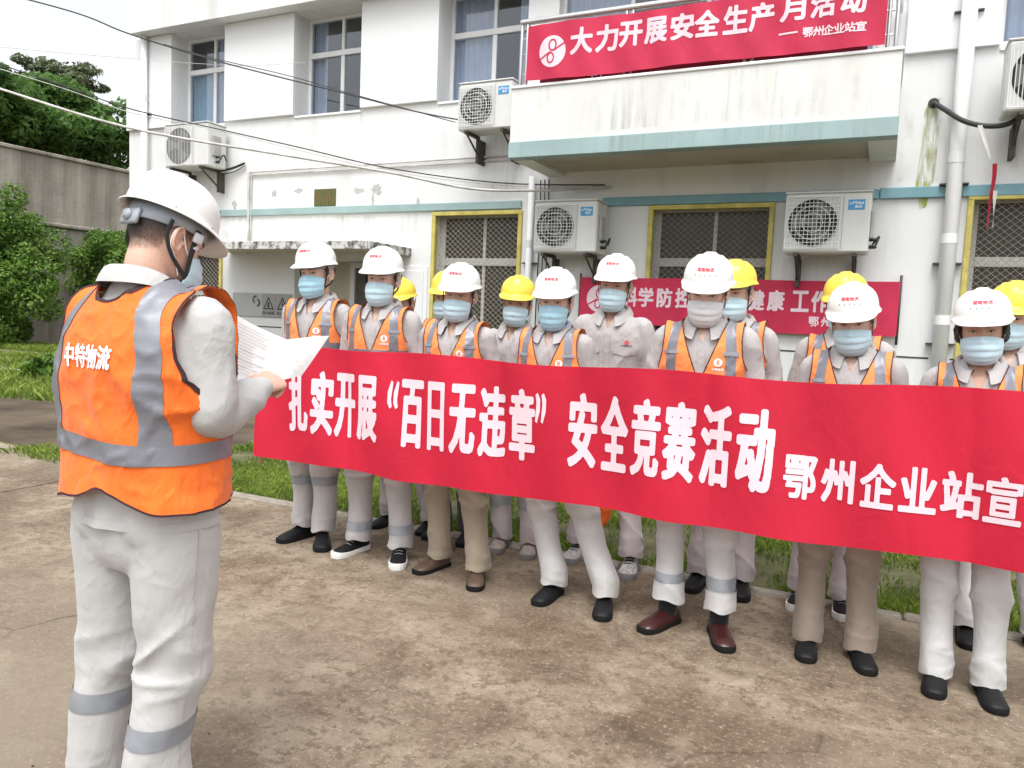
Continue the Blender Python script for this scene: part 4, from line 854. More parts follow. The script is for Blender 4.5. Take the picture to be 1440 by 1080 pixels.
def helmet_shell(n=72):
    # dome by azimuth and height; brim flares and reaches forward; returned in head space
    rows = 22; a = np.linspace(0, 2 * np.pi, n, endpoint=False); sx, cy = np.sin(a), -np.cos(a)   # a = 0 is the front
    fr = np.cos(a); Ry = np.where(fr > 0, .121, .122); Rx = .107; zr = .062 - .006 * fr; V = []
    for i in range(rows + 1):
        t = math.pi / 2 * i / rows; hh = math.sin(t) ** (2 / 2.35); zz = math.cos(t) ** (2 / 2.35)
        x = Rx * sx * hh; y = Ry * cy * hh; z = zr + (.172 - zr) * zz
        rdg = .0075 * (1 - sst(np.abs(x), .020, .030)) * sst(z, .10, .15) + .003 * (1 - sst(np.abs(np.abs(x) - .052), .004, .012)) * sst(z, .09, .12)
        V.append(np.column_stack([x, y, z + rdg]))
    f = sst(fr, .35, .95); b_ = sst(-fr, .5, 1)
    for k, (o, dz) in enumerate(((.004, -.004), (.007, -.009), (.010, -.013))):
        e = o + f * (.009, .021, .032)[k] + b_ * (.001, .003, .005)[k]; q = V[rows]; dirv = np.column_stack([sx, cy]); 
        V.append(np.column_stack([q[:, 0] + dirv[:, 0] * e * (.35 + .65 * np.abs(sx)) , q[:, 1] + dirv[:, 1] * e, zr + dz - f * (.002, .007, .013)[k]]))
    outer = np.vstack(V); k = rows + 4; F = []
    c = outer.mean(0); inner = outer.copy(); r_ = .0035
    Nn = inner - [0, 0, .03]; Nn /= np.maximum(np.linalg.norm(Nn, axis=1, keepdims=True), 1e-6); inner = inner - Nn * r_; inner[n * (rows + 1):] = outer[n * (rows + 1):] - [0, 0, .0035]
    for i in range(k - 1):
        for j in range(n):
            p, q = i * n + j, i * n + (j + 1) % n
            if i == 0: F.append((q, p + n, q + n))
            else: F.append((p, p + n, q + n, q))
    m_ = len(outer); F2 = [tuple(x + m_ for x in f_[::-1]) for f_ in F]; last = (k - 1) * n
    rim = [(last + j, last + j + m_, last + (j + 1) % n + m_, last + (j + 1) % n) for j in range(n)]
    return np.vstack([outer, inner]), F + F2 + rim
_helm = helmet_shell()
_helm_bvh = BVHTree.FromPolygons([Vector(v) for v in _helm[0]], _helm[1])
def helm_text():
    v, t = put2('湖南物流', -.036, .036, .113, .131, .035); a = project(v, t, _helm_bvh, -.4, 1, .0012, .012)
    q = [(np.array([(x - .0035, .096), (x + .0035, .096), (x, .102)]), np.array([(0, 1, 2)])) for x in np.linspace(-.042, .042, 5)]
    v, t = join2(q); g = project(v, t, _helm_bvh, -.4, 1, .0014, .012); return a, g
_ht = helm_text()

def mask_mesh():
    nu, nv = 33, 25; V = []; F = []
    for j in range(nv):
        v = j / (nv - 1); 
        for i in range(nu):
            u = -1 + 2 * i / (nu - 1); ph = u * R(74); c = math.cos(ph) ** .75
            ztop = -.030 + .026 * c ** 1.5; zbot = -.088 - .046 * c ** .8; z = ztop + (zbot - ztop) * v
            ym = np.interp(v, [0, .12, .38, .62, .85, 1], [.094, .106, .121, .117, .108, .090]); xm = np.interp(v, [0, .3, .7, 1], [.0775, .079, .074, .062])
            pl = .0048 * ((v * 4.2) % 1.0) * (c ** .4) * (.12 < v < .86)
            nose = .014 * math.exp(-(ph / .22) ** 2) * (1 - sst(np.array(v), .0, .5)) * 1.0
            V.append((xm * math.sin(ph) * 1.04, -(ym * math.cos(ph) ** .82 + .001) - pl - float(nose), z))
    for j in range(nv - 1):
        for i in range(nu - 1): a = j * nu + i; F.append((a, a + nu, a + nu + 1, a + 1))
    V = np.array(V); m_ = len(V); V2 = V * [1 - .018, 1, 1] + [0, .002, 0]; F2 = [tuple(x + m_ for x in f[::-1]) for f in F]
    edge = [i for i in range(nu)] + [j * nu + nu - 1 for j in range(1, nv)] + [(nv - 1) * nu + i for i in range(nu - 2, -1, -1)] + [j * nu for j in range(nv - 2, 0, -1)]
    rim = [(edge[k], edge[(k + 1) % len(edge)], edge[(k + 1) % len(edge)] + m_, edge[k] + m_) for k in range(len(edge))]
    return np.vstack([V, V2]), F + F2 + rim
_mask = mask_mesh()

def rotz(a): c, s = math.cos(a), math.sin(a); return np.array([[c, -s, 0], [s, c, 0], [0, 0, 1.]])
def rotx(a): c, s = math.cos(a), math.sin(a); return np.array([[1, 0, 0], [0, c, -s], [0, s, c]])
def roty(a): c, s = math.cos(a), math.sin(a); return np.array([[c, 0, s], [0, 1, 0], [-s, 0, c]])
def area_clip(name, V, T, Nn, g, off, mat, par, s, minv=3):
    r_ = clip(V, T, g, Nn)
    if r_ is None or len(r_[0]) < minv: return None
    return mk(name, r_[0] + r_[2] * off, r_[1], mat, par, True, s)

def person(label, X, Y, ztop, toes, yaw=0., hy=0., hp=8., hr=0., vest=True, helm='white', shirt='shirt', trs='trouser', shoes=('shoeb', 'soled'), mask='mask', inner=None, wf=1.0, seed=1,
           band=None, hem=.075, voxel=.009, arms=None, hands=('rest', 'rest'), hair='short', female=False, speaker=False, cuffed=False, logo=True, hemz=.74, strap='rear', group='workers lined up behind the banner'):
    s = ztop / 1.806; root = tag(empty('person', (X, Y, 0), R(yaw)), label, 'person', group)
    ya = R(yaw); inv = rotz(-ya)
    pv = np.array([0, .035, 1.50]); c0 = np.array([0, -.006, 1.612]); HS = 1.06 if not speaker else 1.0; Rh = rotz(R(hy)) @ rotx(R(hp)) @ roty(R(hr))
    def TH(P): return pv + (c0 + HS * np.asarray(P) - pv) @ Rh.T
    # feet
    feet = []
    for sd, (tx, ty, tyaw) in zip((-1, 1), sorted(toes, key=lambda t: (inv @ np.array([t[0] - X, t[1] - Y, 0]))[0])):
        p = inv @ np.array([tx - X, ty - Y, 0]) / s; a = R(tyaw) - ya; d = np.array([math.sin(a), -math.cos(a), 0]); feet.append((sd, p - d * .195, a, d))
    # ---- trousers
    legs = []; lw = 1.10 if speaker else .97
    for sd, ank, a, d in feet:
        hip = np.array([sd * (.098 if speaker else .090), .0, .90]); kn = (hip + ank) / 2 * [1, 1, 0] + [sd * .008, -.02, .49]; bt = ank + [0, 0, hem]
        pts = [hip, hip * .75 + kn * .25 + [0, -.004, 0], hip * .4 + kn * .6, kn, kn * .5 + bt * .5 + [0, .016, 0], bt + [0, .004, .05], bt - [0, 0, .05]]
        legs.append(tube(pts, np.array([.096, .098, .088, .075, .071, .071, .073]) * lw, np.array([.115, .112, .100, .084, .082, .086, .093]) * lw, n=26, m=30, cap='flat', ref=(0, 1, 0)))
    pel = zloft([(z_, a_ * (1 if speaker else .93), b_) for z_, a_, b_ in [(.74, .13, .09), (.79, .178, .118), (.86, .188, .130), (.93, .183, .126), (1.02, .172, .118)]], 32, 2.4, m=14)
    glu = [ellip((sd * .082, .062, .885), (.088, .075, .095), 18, 12) for sd in (-1, 1)]
    V, T = union(legs + [pel] + glu, voxel, 4); Nn = vnormals(V, T); V = folds_cloth(V, Nn, seed, .017 if not speaker else .018, 'leg')
    fc = sum(G(np.hypot(V[:, 0] - (ank + d * .05)[0], V[:, 1] - (ank + d * .05)[1]), .07) for sd, ank, a, d in feet)
    V, T = clip(V, T, V[:, 2] - (hem - .012 + .022 * fc + .006 * np.sin(V[:, 0] * 60)))[:2]; Nn = vnormals(V, T)
    tr = mk('trousers', V, T, M[trs], root, True, s)
    if band:
        for zb in (band if isinstance(band, (list, tuple)) else [band]):
            zz = V[:, 2] - (.020 * (V[:, 0] > 0) if not speaker else .0 + .030 * (V[:, 0] > 0)); xm_ = (feet[0][1][0] + feet[1][1][0]) / 2; [area_clip('reflective_band', V, T, Nn, np.where((V[:, 0] - xm_) * q_ > 0, .027 - np.abs(zz - zb), -1), .0028, M['stripl'], tr, s) for q_ in (-1, 1)]
    if speaker: [area_clip('seam', V, T, Nn, np.where(V[:, 0] * q_ > .12, np.minimum(.0035 - np.abs(V[:, 1] - .01 - .0 * V[:, 2]), V[:, 2] - .2), -1), .002, M[trs], tr, s) for q_ in (-1, 1)]; area_clip('waist_seam', V, T, Nn, np.where(V[:, 1] > 0, np.minimum(.004 - np.abs(V[:, 0]), V[:, 2] - .80), -1), .002, M[trs], tr, s)
    if cuffed: area_clip('turned_cuff', V, T, Nn, .055 - np.abs(V[:, 2] - hem - .03), .007, M[trs], tr, s)
    # ---- shoes
    for sd, ank, a, d in feet:
        Rf = rotz(a); rings = [(.070, .026, .050), (.062, .036, .078), (.035, .040, .092), (0, .0405, .092), (-.04, .043, .080), (-.08, .047, .064), (-.12, .0495, .054), (-.155, .046, .047), (-.182, .035, .037), (-.198, .016, .022)]
        if speaker: rings = [(y, w * 1.02, h) for y, w, h in rings]
        A = cr(np.array(rings), 22); th = np.linspace(0, 2 * np.pi, 20, endpoint=False); VV = []
        for y, w, h in A:
            c, q = np.cos(th), np.sin(th); VV.append(np.column_stack([np.sign(c) * np.abs(c) ** .8 * w, np.full(20, y), np.where(q > 0, .018 + (h - .018) * np.abs(q) ** .85, .018 - .010 * np.abs(q))]))
        VV = np.vstack(VV); FF = [(i * 20 + j, i * 20 + (j + 1) % 20, (i + 1) * 20 + (j + 1) % 20, (i + 1) * 20 + j) for i in range(21) for j in range(20)] + [tuple(range(20))[::-1], tuple(range(21 * 20, 22 * 20))]
        sh = mk('shoe', VV @ Rf.T + ank, FF, M[shoes[0]], root, True, s)
        th2 = .030 if shoes[1] != 'soled' else .022; o_ = []
        for side in (1, -1):
            for y, w, h in (A if side == 1 else A[::-1]): o_.append((side * (w + .0035), y - .004 * (y < -.15) + .004 * (y > .05)))
        o_ = np.array(o_); n_ = len(o_); lift = np.clip((-o_[:, 1] - .15) / .05, 0, 1) * .008
        SV = np.vstack([np.column_stack([o_ * [.97, .99], lift * 0 + .001]), np.column_stack([o_, lift + th2 * .4]), np.column_stack([o_ * [.985, .995], lift + th2])]); SF = [tuple(range(n_)), tuple(range(2 * n_, 3 * n_))[::-1]] + [(k * n_ + i, k * n_ + (i + 1) % n_, (k + 1) * n_ + (i + 1) % n_, (k + 1) * n_ + i) for k in range(2) for i in range(n_)]
        mk('sole', SV @ Rf.T + ank, SF, M[shoes[1]], sh, False, s)
        if shoes[0] in ('shoes', 'shoet') or shoes[1] == 'solew':
            ls = [tube([(-.022, -.045 - .02 * k, .082 - .011 * k), (0, -.048 - .02 * k, .087 - .011 * k), (.022, -.045 - .02 * k, .082 - .011 * k)], .0028, n=5, ref=(0, 0, 1)) for k in range(4)]; v_, f_ = join(ls); mk('lace', v_ @ Rf.T + ank, f_, M['soled' if shoes[0] == 'shoes' else 'soleg'], sh, True, s)
        if cuffed:
            v_, f_ = tube([(0, 0, .07), (0, 0, .20)], .045, n=14); mk('sock', v_ @ Rf.T + ank, f_, M['sock'], root, True, s)
    # ---- arms
    if arms is None: arms = [[(-.200, .0, 1.375), (-.262 * wf, .03, 1.12), (-.235 * wf, -.16, .965)], [(.200, .0, 1.375), (.262 * wf, .03, 1.12), (.235 * wf, -.16, .965)]]
    slv, core = [], []
    for k, (a0, a1, a2) in enumerate(arms):
        a0, a1, a2 = map(np.array, (a0, a1, a2)); a0 = a0 * [wf, 1, 1]
        k1 = a1 * .93 + a0 * .035 + a2 * .035
        pts = [a0 * [.74, 1, 1] + [0, 0, .005], a0, a0 * .6 + a1 * .4, k1, a1 * .5 + a2 * .5, a2 * 1.0]
        slv.append(tube(pts, [.050, .062, .061, .056, .051, .041] if not speaker else [.054, .064, .062, .058, .052, .039], n=20, m=26, ref=(1, 0, 0) if speaker else (0, 1, 0)))
        if speaker: slv.append(ellip(a1 * [1, 1, 1] + [0, .0, .012], (.054, .060, .054), 18, 12))
        core.append(tube([a0, a0 * .5 + a1 * .5, a1, a1 * .4 + a2 * .6, a2 * 1.0], [.05, .045, .04, .036, .026], n=10, m=10, ref=(1, 0, 0) if speaker else (0, 1, 0)))
    # ---- shirt
    V, T = union([torso(wf, 0, .78)] + slv, voxel if not speaker else .008, 4); Nn = vnormals(V, T); V = folds_cloth(V, Nn, seed + 20, .012 if not speaker else .017, 'shirt'); Nn = vnormals(V, T)
    vx = (V[:, 2] - (1.36 if not female else 1.33)) * .40; g = np.where((V[:, 1] < .02) & (V[:, 2] > 1.33), np.abs(V[:, 0]) - vx, 1.0); g = np.minimum(g, np.where((V[:, 1] >= .02) & (V[:, 2] > 1.44), 1.478 - V[:, 2], 1.0))
    z_h = .872 if speaker else .80; g = np.minimum(g, V[:, 2] - z_h)
    r_ = clip(V, T, g, Nn); sv, st, sn = r_
    shi = mk('shirt', sv, st, M[shirt], root, True, s)
    if speaker: area_clip('hem_fold', sv, st, sn, .012 - np.abs(sv[:, 2] - z_h - .010), .002, M[shirt], shi, s)
    # collar: stands round the neck and folds over to two points
    nu, CV, CF = 40, [], []; prof = [(.0, .0), (.004, .026), (.012, .040), (.024, .034), (.036, .014), (.044, -.004)]
    for i in range(nu + 1):
        u = -1 + 2 * i / nu; ph = u * R(163); f = (1 - math.cos(ph)) / 2; f = f ** 1.6   # 0 back, 1 front
        cz = (1.470 if not speaker else 1.482) - .066 * f; rx, ry = .070 + .004 * f, .068 + .012 * f; tip = sst(np.array(abs(u)), .70, 1.0)
        for k, (o, h) in enumerate(prof):
            oo = o * (1 + .75 * tip * (k > 2)); hh = h * (1 - .2 * f) - tip * (.026 if k > 3 else .010 if k == 3 else 0) 
            CV.append(((rx + oo) * math.sin(ph), (.014 + (ry + oo * .9) * math.cos(ph)), cz + hh))
    n_ = len(prof)
    for i in range(nu):
        for k in range(n_ - 1): a = i * n_ + k; CF.append((a, a + 1, a + n_ + 1, a + n_))
    CV = np.array(CV); m_ = len(CV); c_in = CV * 1.0; c_in[:, :2] *= .975; c_in[:, 2] -= .001
    CF2 = CF + [tuple(x + m_ for x in f_[::-1]) for f_ in CF]; mk('collar', np.vstack([CV, c_in]), CF2, M[shirt], shi, True, s)
    if inner:
        ci = CV.copy(); ci[:, :2] = (ci[:, :2] - [0, .014]) * .90 + [0, .014]; ci[:, 2] += .004; cj = ci * [.97, .97, 1]; mk('inner_collar', np.vstack([ci, cj]), CF2, M[inner], root, True, s)
    # placket, pockets
    for nm, gg, of in (('placket', np.where(sv[:, 1] < 0, np.minimum(.017 - np.abs(sv[:, 0] - .004), np.minimum(sv[:, 2] - .85, 1.335 - sv[:, 2])), -1), .003),) + ((('pocket', np.where(sv[:, 1] < 0, np.minimum(.062 - np.abs(np.abs(sv[:, 0]) - .105), np.minimum(sv[:, 2] - 1.13, 1.255 - sv[:, 2])), -1), .003), ('pocket_flap', np.where(sv[:, 1] < 0, np.minimum(.065 - np.abs(np.abs(sv[:, 0]) - .105), np.minimum(sv[:, 2] - 1.222 + .012 * G(np.abs(sv[:, 0]) - .105, .03), 1.262 - sv[:, 2])), -1), .007)) if not vest else ()):
        for q_ in ((0,) if nm == 'placket' else (-1, 1)): area_clip(nm, sv, st, sn, gg if not q_ else np.where(sv[:, 0] * q_ > 0, gg, -1), of, M[shirt], shi, s)
    if not vest:
        bv = BVHTree.FromPolygons([Vector(v) for v in sv], [tuple(map(int, t)) for t in st]); v2, t2 = join2([disc2(.115, 1.288, .013, 16, r_in=.0095), put2('8', .109, .121, 1.278, 1.298, .05)]); a_, b_ = project(v2, t2, bv, -.5, 1, .009); mk('logo', a_, b_, M['printr'], shi, False, s)
        v2, t2 = put2('中特物流', .085, .145, 1.264, 1.274, .03); a_, b_ = project(v2, t2, bv, -.5, 1, .010); mk('lettering', a_, b_, M['black'], shi, False, s)
    # ---- body: head, neck, upper chest, torso, arms, hands
    hv, ht = bust(.0036 if not speaker else .0026); P0 = c0 + HS * hv; wgt = sst(P0[:, 2], 1.455, 1.565)[:, None]; bv_ = P0 * (1 - wgt) + TH(hv) * wgt
    parts = [(bv_, ht)]; tv, tf = torso(wf, -.016, .94); parts.append((tv, tris_of(tf)))
    for sd, ank, a, d in feet: v_, f_ = tube([(sd * .098, 0, .9), (ank + [sd * .098, 0, .9]) / 2 + [0, -.02, 0], ank + [0, 0, .07]], [.075, .055, .038], n=10, m=8); parts.append((v_, tris_of(f_)))
    v_, f_ = zloft([(.86, .12, .08), (.92, .15, .095), (1.0, .15, .09)], 20); parts.append((v_, tris_of(f_)))
    for k, (c_, ar) in enumerate(zip(core, arms)):
        parts.append((c_[0], tris_of(c_[1]))); a1, a2 = np.array(ar[1]), np.array(ar[2]); fx = a2 - a1; fx /= np.linalg.norm(fx)
        if len(ar) == 3: up_ = None
        back = np.array([-.75 if k == 0 else .75, -.1, .55]) if not speaker else (np.array([-.60, .35, .75]) if k == 0 else np.array([.6, .3, .75]))
        zz = back - fx * (back @ fx); zz /= np.linalg.norm(zz); yy = np.cross(zz, fx); sgn = 1
        # thumb points inwards/upwards: mirror the hand for the other side
        want = np.array([.8 if k == 0 else -.8, -.3, .6]); sgn = 1 if yy @ want > 0 else -1
        h_v, h_t = hand(hands[k]); hh = h_v * [1, sgn, 1]; R3 = np.stack([fx, yy, zz], 1); fx2 = fx
        parts.append((hh @ R3.T + a2 + fx * .012, h_t if sgn > 0 else h_t[:, ::-1]))
    bV, bT = joinT(parts); mk('body', bV, bT, M[('skin', 'skinb', 'skinc')[seed % 3]], root, True, s)
    # ---- hair
    x, y, z = hv.T; az = np.degrees(np.arctan2(np.abs(x), -y)); ear = (np.abs(x) > .0785) & (z < .03) & (z > -.05)
    if female: hl = np.interp(az, [0, 50, 66, 80, 95, 112, 130, 180], [.072, .058, .00, -.055, -.06, -.075, -.09, -.10])
    else: hl = np.interp(az, [0, 55, 72, 84, 97, 108, 128, 180], [.072, .058, .012, -.012, -.010, .030, -.045, -.062])
    gh = np.where(z < -.13, -1, z - hl); gh = np.where((np.abs(x) > .080) & ~(z > .034), -1.0, gh) if not female else gh
    hn = vnormals(hv, ht); tone = np.clip(gh / .075, 0, 1) ** .7 if speaker else np.ones(len(gh)); r_ = clip(hv, ht, gh, hn, tone); off = (.0035 if speaker else .005) if not female else .009
    dd = off + .004 * (vnoise(r_[0] * 160, 3) - .5) * (not speaker); o = mk('hair', TH(r_[0] + r_[2] * dd[:, None]), r_[1], M['crop' if speaker else 'hair'], root, True, s)
    if speaker: at = o.data.attributes.new('tone', 'FLOAT', 'POINT'); at.data.foreach_set('value', (r_[3] * 1.0).astype(np.float32))
    # ---- eyes and brows
    hb = BVHTree.FromPolygons([Vector(v) for v in hv], [tuple(map(int, t)) for t in ht])
    def onface(px, pz, off=.0008): h = hb.ray_cast(Vector((px, -.3, pz)), Vector((0, 1, 0))); return np.array(h[0]) + [0, -off, 0]
    for sd in (-1, 1):
        e = []; cx = sd * .0315; top, bot = [], []
        for t in np.linspace(-1, 1, 11):
            k = 1 - t * t; top.append((cx + t * .0145, .001 + sd * t * .0012 + .0042 * k)); bot.append((cx + t * .0145, .001 + sd * t * .0012 - .0034 * k))
        P = np.array([onface(*q, .0010) for q in top + bot]); F = [(i, i + 1, i + 12, i + 11) for i in range(10)]; eye = mk('eye', TH(P), F, M['eyew'], root, True, s)
        v2, t2 = disc2(cx, .0012, .0044, 14, rz=.0034); mk('iris', TH(np.array([onface(a_, b_, .0018) for a_, b_ in v2])), t2, M['iris'], eye, False, s)
        v_, f_ = tube([onface(a_, b_ + .0006, .0014) for a_, b_ in top], .0013, n=6, m=14); mk('eyelid', TH(v_), f_, M['hair'], eye, True, s)
        v_, f_ = tube([onface(cx + t * .019 + sd * .002, .021 + .003 * (1 - t * t) + sd * t * .001, .0012) for t in np.linspace(-1, 1, 7)], [.0012, .0026, .003, .003, .0028, .002, .0008], [.0012, .0014, .0014, .0014, .0014, .0012, .0008], n=8, m=14, ref=(0, 1, 0)); mk('eyebrow', TH(v_), f_, M['hair'], root, True, s)
    # ---- mask
    mv = random.Random(seed * 3); mq = mv.uniform(.93, 1.05); mo = mk('face_mask', TH(_mask[0] * [mv.uniform(.97, 1.03), 1.0, mq] + [0, .0, -.007 - .03 * (1 - mq) + mv.uniform(-.005, .003)]), _mask[1], M[mask], root, True, s)
    lp = []
    for sd in (-1, 1):
        lp.append(tube([(sd * .0765, -.028, -.032), (sd * .0815, -.010, -.018), (sd * .0815, .006, .010), (sd * .083, .020, .024), (sd * .086, .036, .008), (sd * .083, .034, -.025), (sd * .078, .010, -.048), (sd * .0655, -.022, -.086)], .0016, n=6, m=26, ref=(1, 0, 0)))
    for v_, f_ in lp: mk('ear_loop', TH(v_), f_, M['badgew'], mo, True, s)
    # ---- helmet
    he = mk('hard_hat', TH(_helm[0]), _helm[1], M['helmw' if helm == 'white' else 'helmy'], root, True, s)
    if helm == 'white' and not speaker:
        mk('lettering', TH(_ht[0][0]), _ht[0][1], M['printr'], he, False, s); mk('emblem_marks', TH(_ht[1][0]), _ht[1][1], M['printg'], he, False, s)
    if speaker:
        q = []
        v2, t2 = put2('1002', -.078, -.036, .088, .104, .012, .004)
        a_, b_ = project(v2 * [-1, 1, 1], t2, _helm_bvh, .4, -1, .0014, .01); mk('lettering', TH(a_), b_, M['printr'], he, False, s)
        P = []
        for (hx, hy_, hz) in [(-.034, -.02, .30), (-.034, .0, .30), (-.034, .02, .30)]:
            h = _helm_bvh.ray_cast(Vector((hx, hy_, .4)), Vector((0, 0, -1))); P.append(ellip(np.array(h[0]), (.0032, .0045, .0015), 10, 5))
        for (hy_, hz) in [(-.085, .125), (-.098, .112), (-.108, .098), (-.05, .058), (.06, .06)]:
            h = _helm_bvh.ray_cast(Vector((-.4, hy_, hz)), Vector((1, 0, 0))); P.append(ellip(np.array(h[0]), (.0015, .0035, .003), 10, 5))
        v_, f_ = join(P); mk('vent_hole', TH(v_), f_, M['soleg'], he, True, s)
    nb = 48; a = np.linspace(0, 2 * np.pi, nb, endpoint=False); LV = []
    for dz, o in ((0.012, .0), (.014, .004), (.052, .004), (.052, .0)):
        lo = np.where(np.cos(a) < -.3, -.008, 0) if speaker else 0
        LV.append(np.column_stack([(.085 + o) * np.sin(a), -(.099 + o) * np.cos(a) + .004, dz + .012 + (lo if dz < .03 else 0) + 0 * a]))
    LV = np.vstack(LV); LF = [(k * nb + j, k * nb + (j + 1) % nb, ((k + 1) % 4) * nb + (j + 1) % nb, ((k + 1) % 4) * nb + j) for k in range(4) for j in range(nb)]
    ln = mk('headband', TH(LV), LF, M['liner'], he, True, s)
    if speaker:
        v_, f_ = join([bbox(-.034, .034, .100, .112, -.004, .038, .004), tube([(0, .108, .017), (0, .120, .017)], .014, n=18, ref=(0, 0, 1), cap='flat')]); mk('adjuster', TH(v_), f_, M['liner'], he, True, s)
    st_ = []; 
    for sd in (-1, 1):
        st_.append(tube([(sd * .090, -.024, .036), (sd * .0855, -.026, .005), (sd * .081, -.030, -.035), (sd * .0715, -.040, -.082), (sd * .050, -.052, -.118), (sd * .022, -.062, -.1345), (0, -.066, -.137)], [.0085, .0085, .0075, .006, .006, .006, .006], [.0018] * 7, n=8, m=26, ref=(1, 0, 0)))
        st_.append(tube([(sd * .089, .052, .030), (sd * .083, .050, -.01), (sd * .080, .022, -.048), (sd * .0735, -.018, -.072), (sd * .0715, -.036, -.082)], [.006] * 5, [.0016] * 5, n=8, m=16, ref=(1, 0, 0)))
    v_, f_ = join(st_); mk('chin_strap', TH(v_), f_, M['strap'], he, True, s)
    if speaker:
        v_, f_ = join([bbox(-.097, -.088, -.040, -.014, .004, .030, .002), bbox(-.086, -.080, -.042, -.024, -.012, .003, .002)]); mk('strap_bracket', TH(v_), f_, M['buckle'], he, True, s)
    # ---- vest
    if vest:
        stub = [tube([(sd * .17 * wf, 0, 1.378), (sd * .200 * wf, 0, 1.372), (sd * .225 * wf, 0, 1.32)], [.070, .078, .074], n=20, m=8) for sd in (-1, 1)]
        V, T = union([torso(wf, .0, .78 if not speaker else .78, 1.02, .012 if not speaker else .026)] + stub, voxel if not speaker else .008, 5)
        if speaker: V = V.copy(); V[:, 2] = np.where(V[:, 2] < 1.0, V[:, 2], V[:, 2])
        Nn = vnormals(V, T); V = V + Nn * (.020 if speaker else .012); V = folds_cloth(V, Nn, seed + 40, .013 if not speaker else .022, 'vest'); Nn = vnormals(V, T)
        x, y, z = V.T; ax = np.abs(x) / wf
        front = np.where(z > 1.205, np.abs(x) - (.010 + (z - 1.205) * .37), .05) if not speaker else np.where(z > 1.2, np.abs(x) - (.012 + (z - 1.2) * .43), .05)
        nb_ = np.sqrt((x / .098) ** 2 + ((y - .02) / .098) ** 2); gback = np.where(z > 1.40, (nb_ - 1) * .098, .05)
        gn = np.where(y < .0, front, gback)
        t_ = np.clip((1.455 - z) / .26, 0, 1); ga = np.interp(z, [1.15, 1.22, 1.30, 1.38, 1.46], [.275, .232, .205, .196, .200]) - ax
        if speaker: hemg = z - (.940 + .036 * G(x + .035, .06) + .014 * np.abs(np.sin(x * 9)) - .03 * sst(np.abs(x), .08, .2))
        else: hemg = z - hemz
        g = np.minimum(np.minimum(gn, ga), hemg)
        r_ = clip(V, T, g, Nn, gn, ga, hemg); vv, vt, vn, e1, e2, e3 = r_; ve = mk('vest', vv, vt, M['vest' if speaker else 'vestp'], root, True, s); gg = np.minimum(np.minimum(e1, e2), e3)
        area_clip('piping', vv, vt, vn, (.0050 if not speaker else .0055) - gg, .0022, M['piping'], ve, s)
        x, y, z = vv.T; axx = np.abs(x) / wf
        # tape: down over each shoulder, and round the chest / waist
        inc = .0052
        if speaker:
            cxs = .150 + .020 * sst(z, 1.1, 1.35) * 0; sx = .158 - .040 * sst(z, 1.30, 1.46)
            gs = np.minimum(.026 - np.abs(axx - sx), np.minimum(gg - inc, z - 1.08)); gh_ = np.minimum(.025 - np.abs(z - (1.075 + .008 * np.sin(x * 9))), gg - inc)
        else:
            sx = .148 - .012 * sst(z, 1.30, 1.45); gs = np.minimum(.025 - np.abs(axx - sx), np.minimum(gg - inc, z - 1.17)); gh_ = np.minimum(.024 - np.abs(z - 1.185), gg - inc)
        area_clip('reflective_strip', vv, vt, vn, np.where(x > 0, gs, -1), .0022, M['strip'], ve, s); area_clip('reflective_strip', vv, vt, vn, np.where(x < 0, gs, -1), .0022, M['strip'], ve, s)
        area_clip('reflective_strip', vv, vt, vn, gh_, .0030, M['strip'], ve, s)
        bvv = BVHTree.FromPolygons([Vector(v) for v in vv], [tuple(map(int, t)) for t in vt])
        if not speaker:
            gt = np.minimum(.036 - np.abs(axx - sx), .0085 - np.abs(z - 1.315)); [area_clip('tape_tab', vv, vt, vn, np.where((y < 0) & (x * q_ > 0), np.minimum(gt, gg - inc), -1), .0060, M['stripl'], ve, s) for q_ in (-1, 1)]
            if logo:
                lx = .082; v2, t2 = join2([disc2(lx, 1.275, .019, 24), put2('中特物流', lx - .026, lx + .026, 1.236, 1.250, .03), put2('中特物流', lx - .022, lx + .022, 1.227, 1.232, .01)][:2]); a_, b_ = project(v2, t2, bvv, -.5, 1, .0035)
                lg = mk('logo', a_, b_, M['print'], ve, False, s)
                v2, t2 = put2('8', lx - .007, lx + .007, 1.264, 1.287, .02); a_, b_ = project(v2, t2, bvv, -.5, 1, .0050); mk('logo_mark', a_, b_, M['vest'], lg, False, s)
            v_, f_ = bbox(-.008, .008, -.008, .004, -.006, .006, .003); h_ = bvv.ray_cast(Vector((.0, -.5, 1.16)), Vector((0, 1, 0)))
            if h_[0] is not None: mk('zip', *tube([np.array(bvv.ray_cast(Vector((.002, -.5, q_)), Vector((0, 1, 0)))[0]) + [0, -.002, 0] for q_ in (1.195, 1.15, 1.08, .98, .88, .80)], .0055, .003, n=8, m=16, ref=(0, 1, 0)), M['piping'], ve, True, s)
        else:
            v2, t2 = put2('中特物流', -.100, .080, 1.268, 1.326, .03); a_, b_ = project(v2 * [-1, 1, 1], t2[:, ::-1], bvv, .6, -1, .0042, .010); mk('lettering', a_, b_, M['print'], ve, False, s)
            if False: area_clip('side_pocket', vv, vt, vn, np.where((x < -.12) & (y < .06), np.minimum(.045 - np.abs(y - .01), .04 - np.abs(z - 1.035)), -1), .006, M['vest'], ve, s)
    return root, TH, s

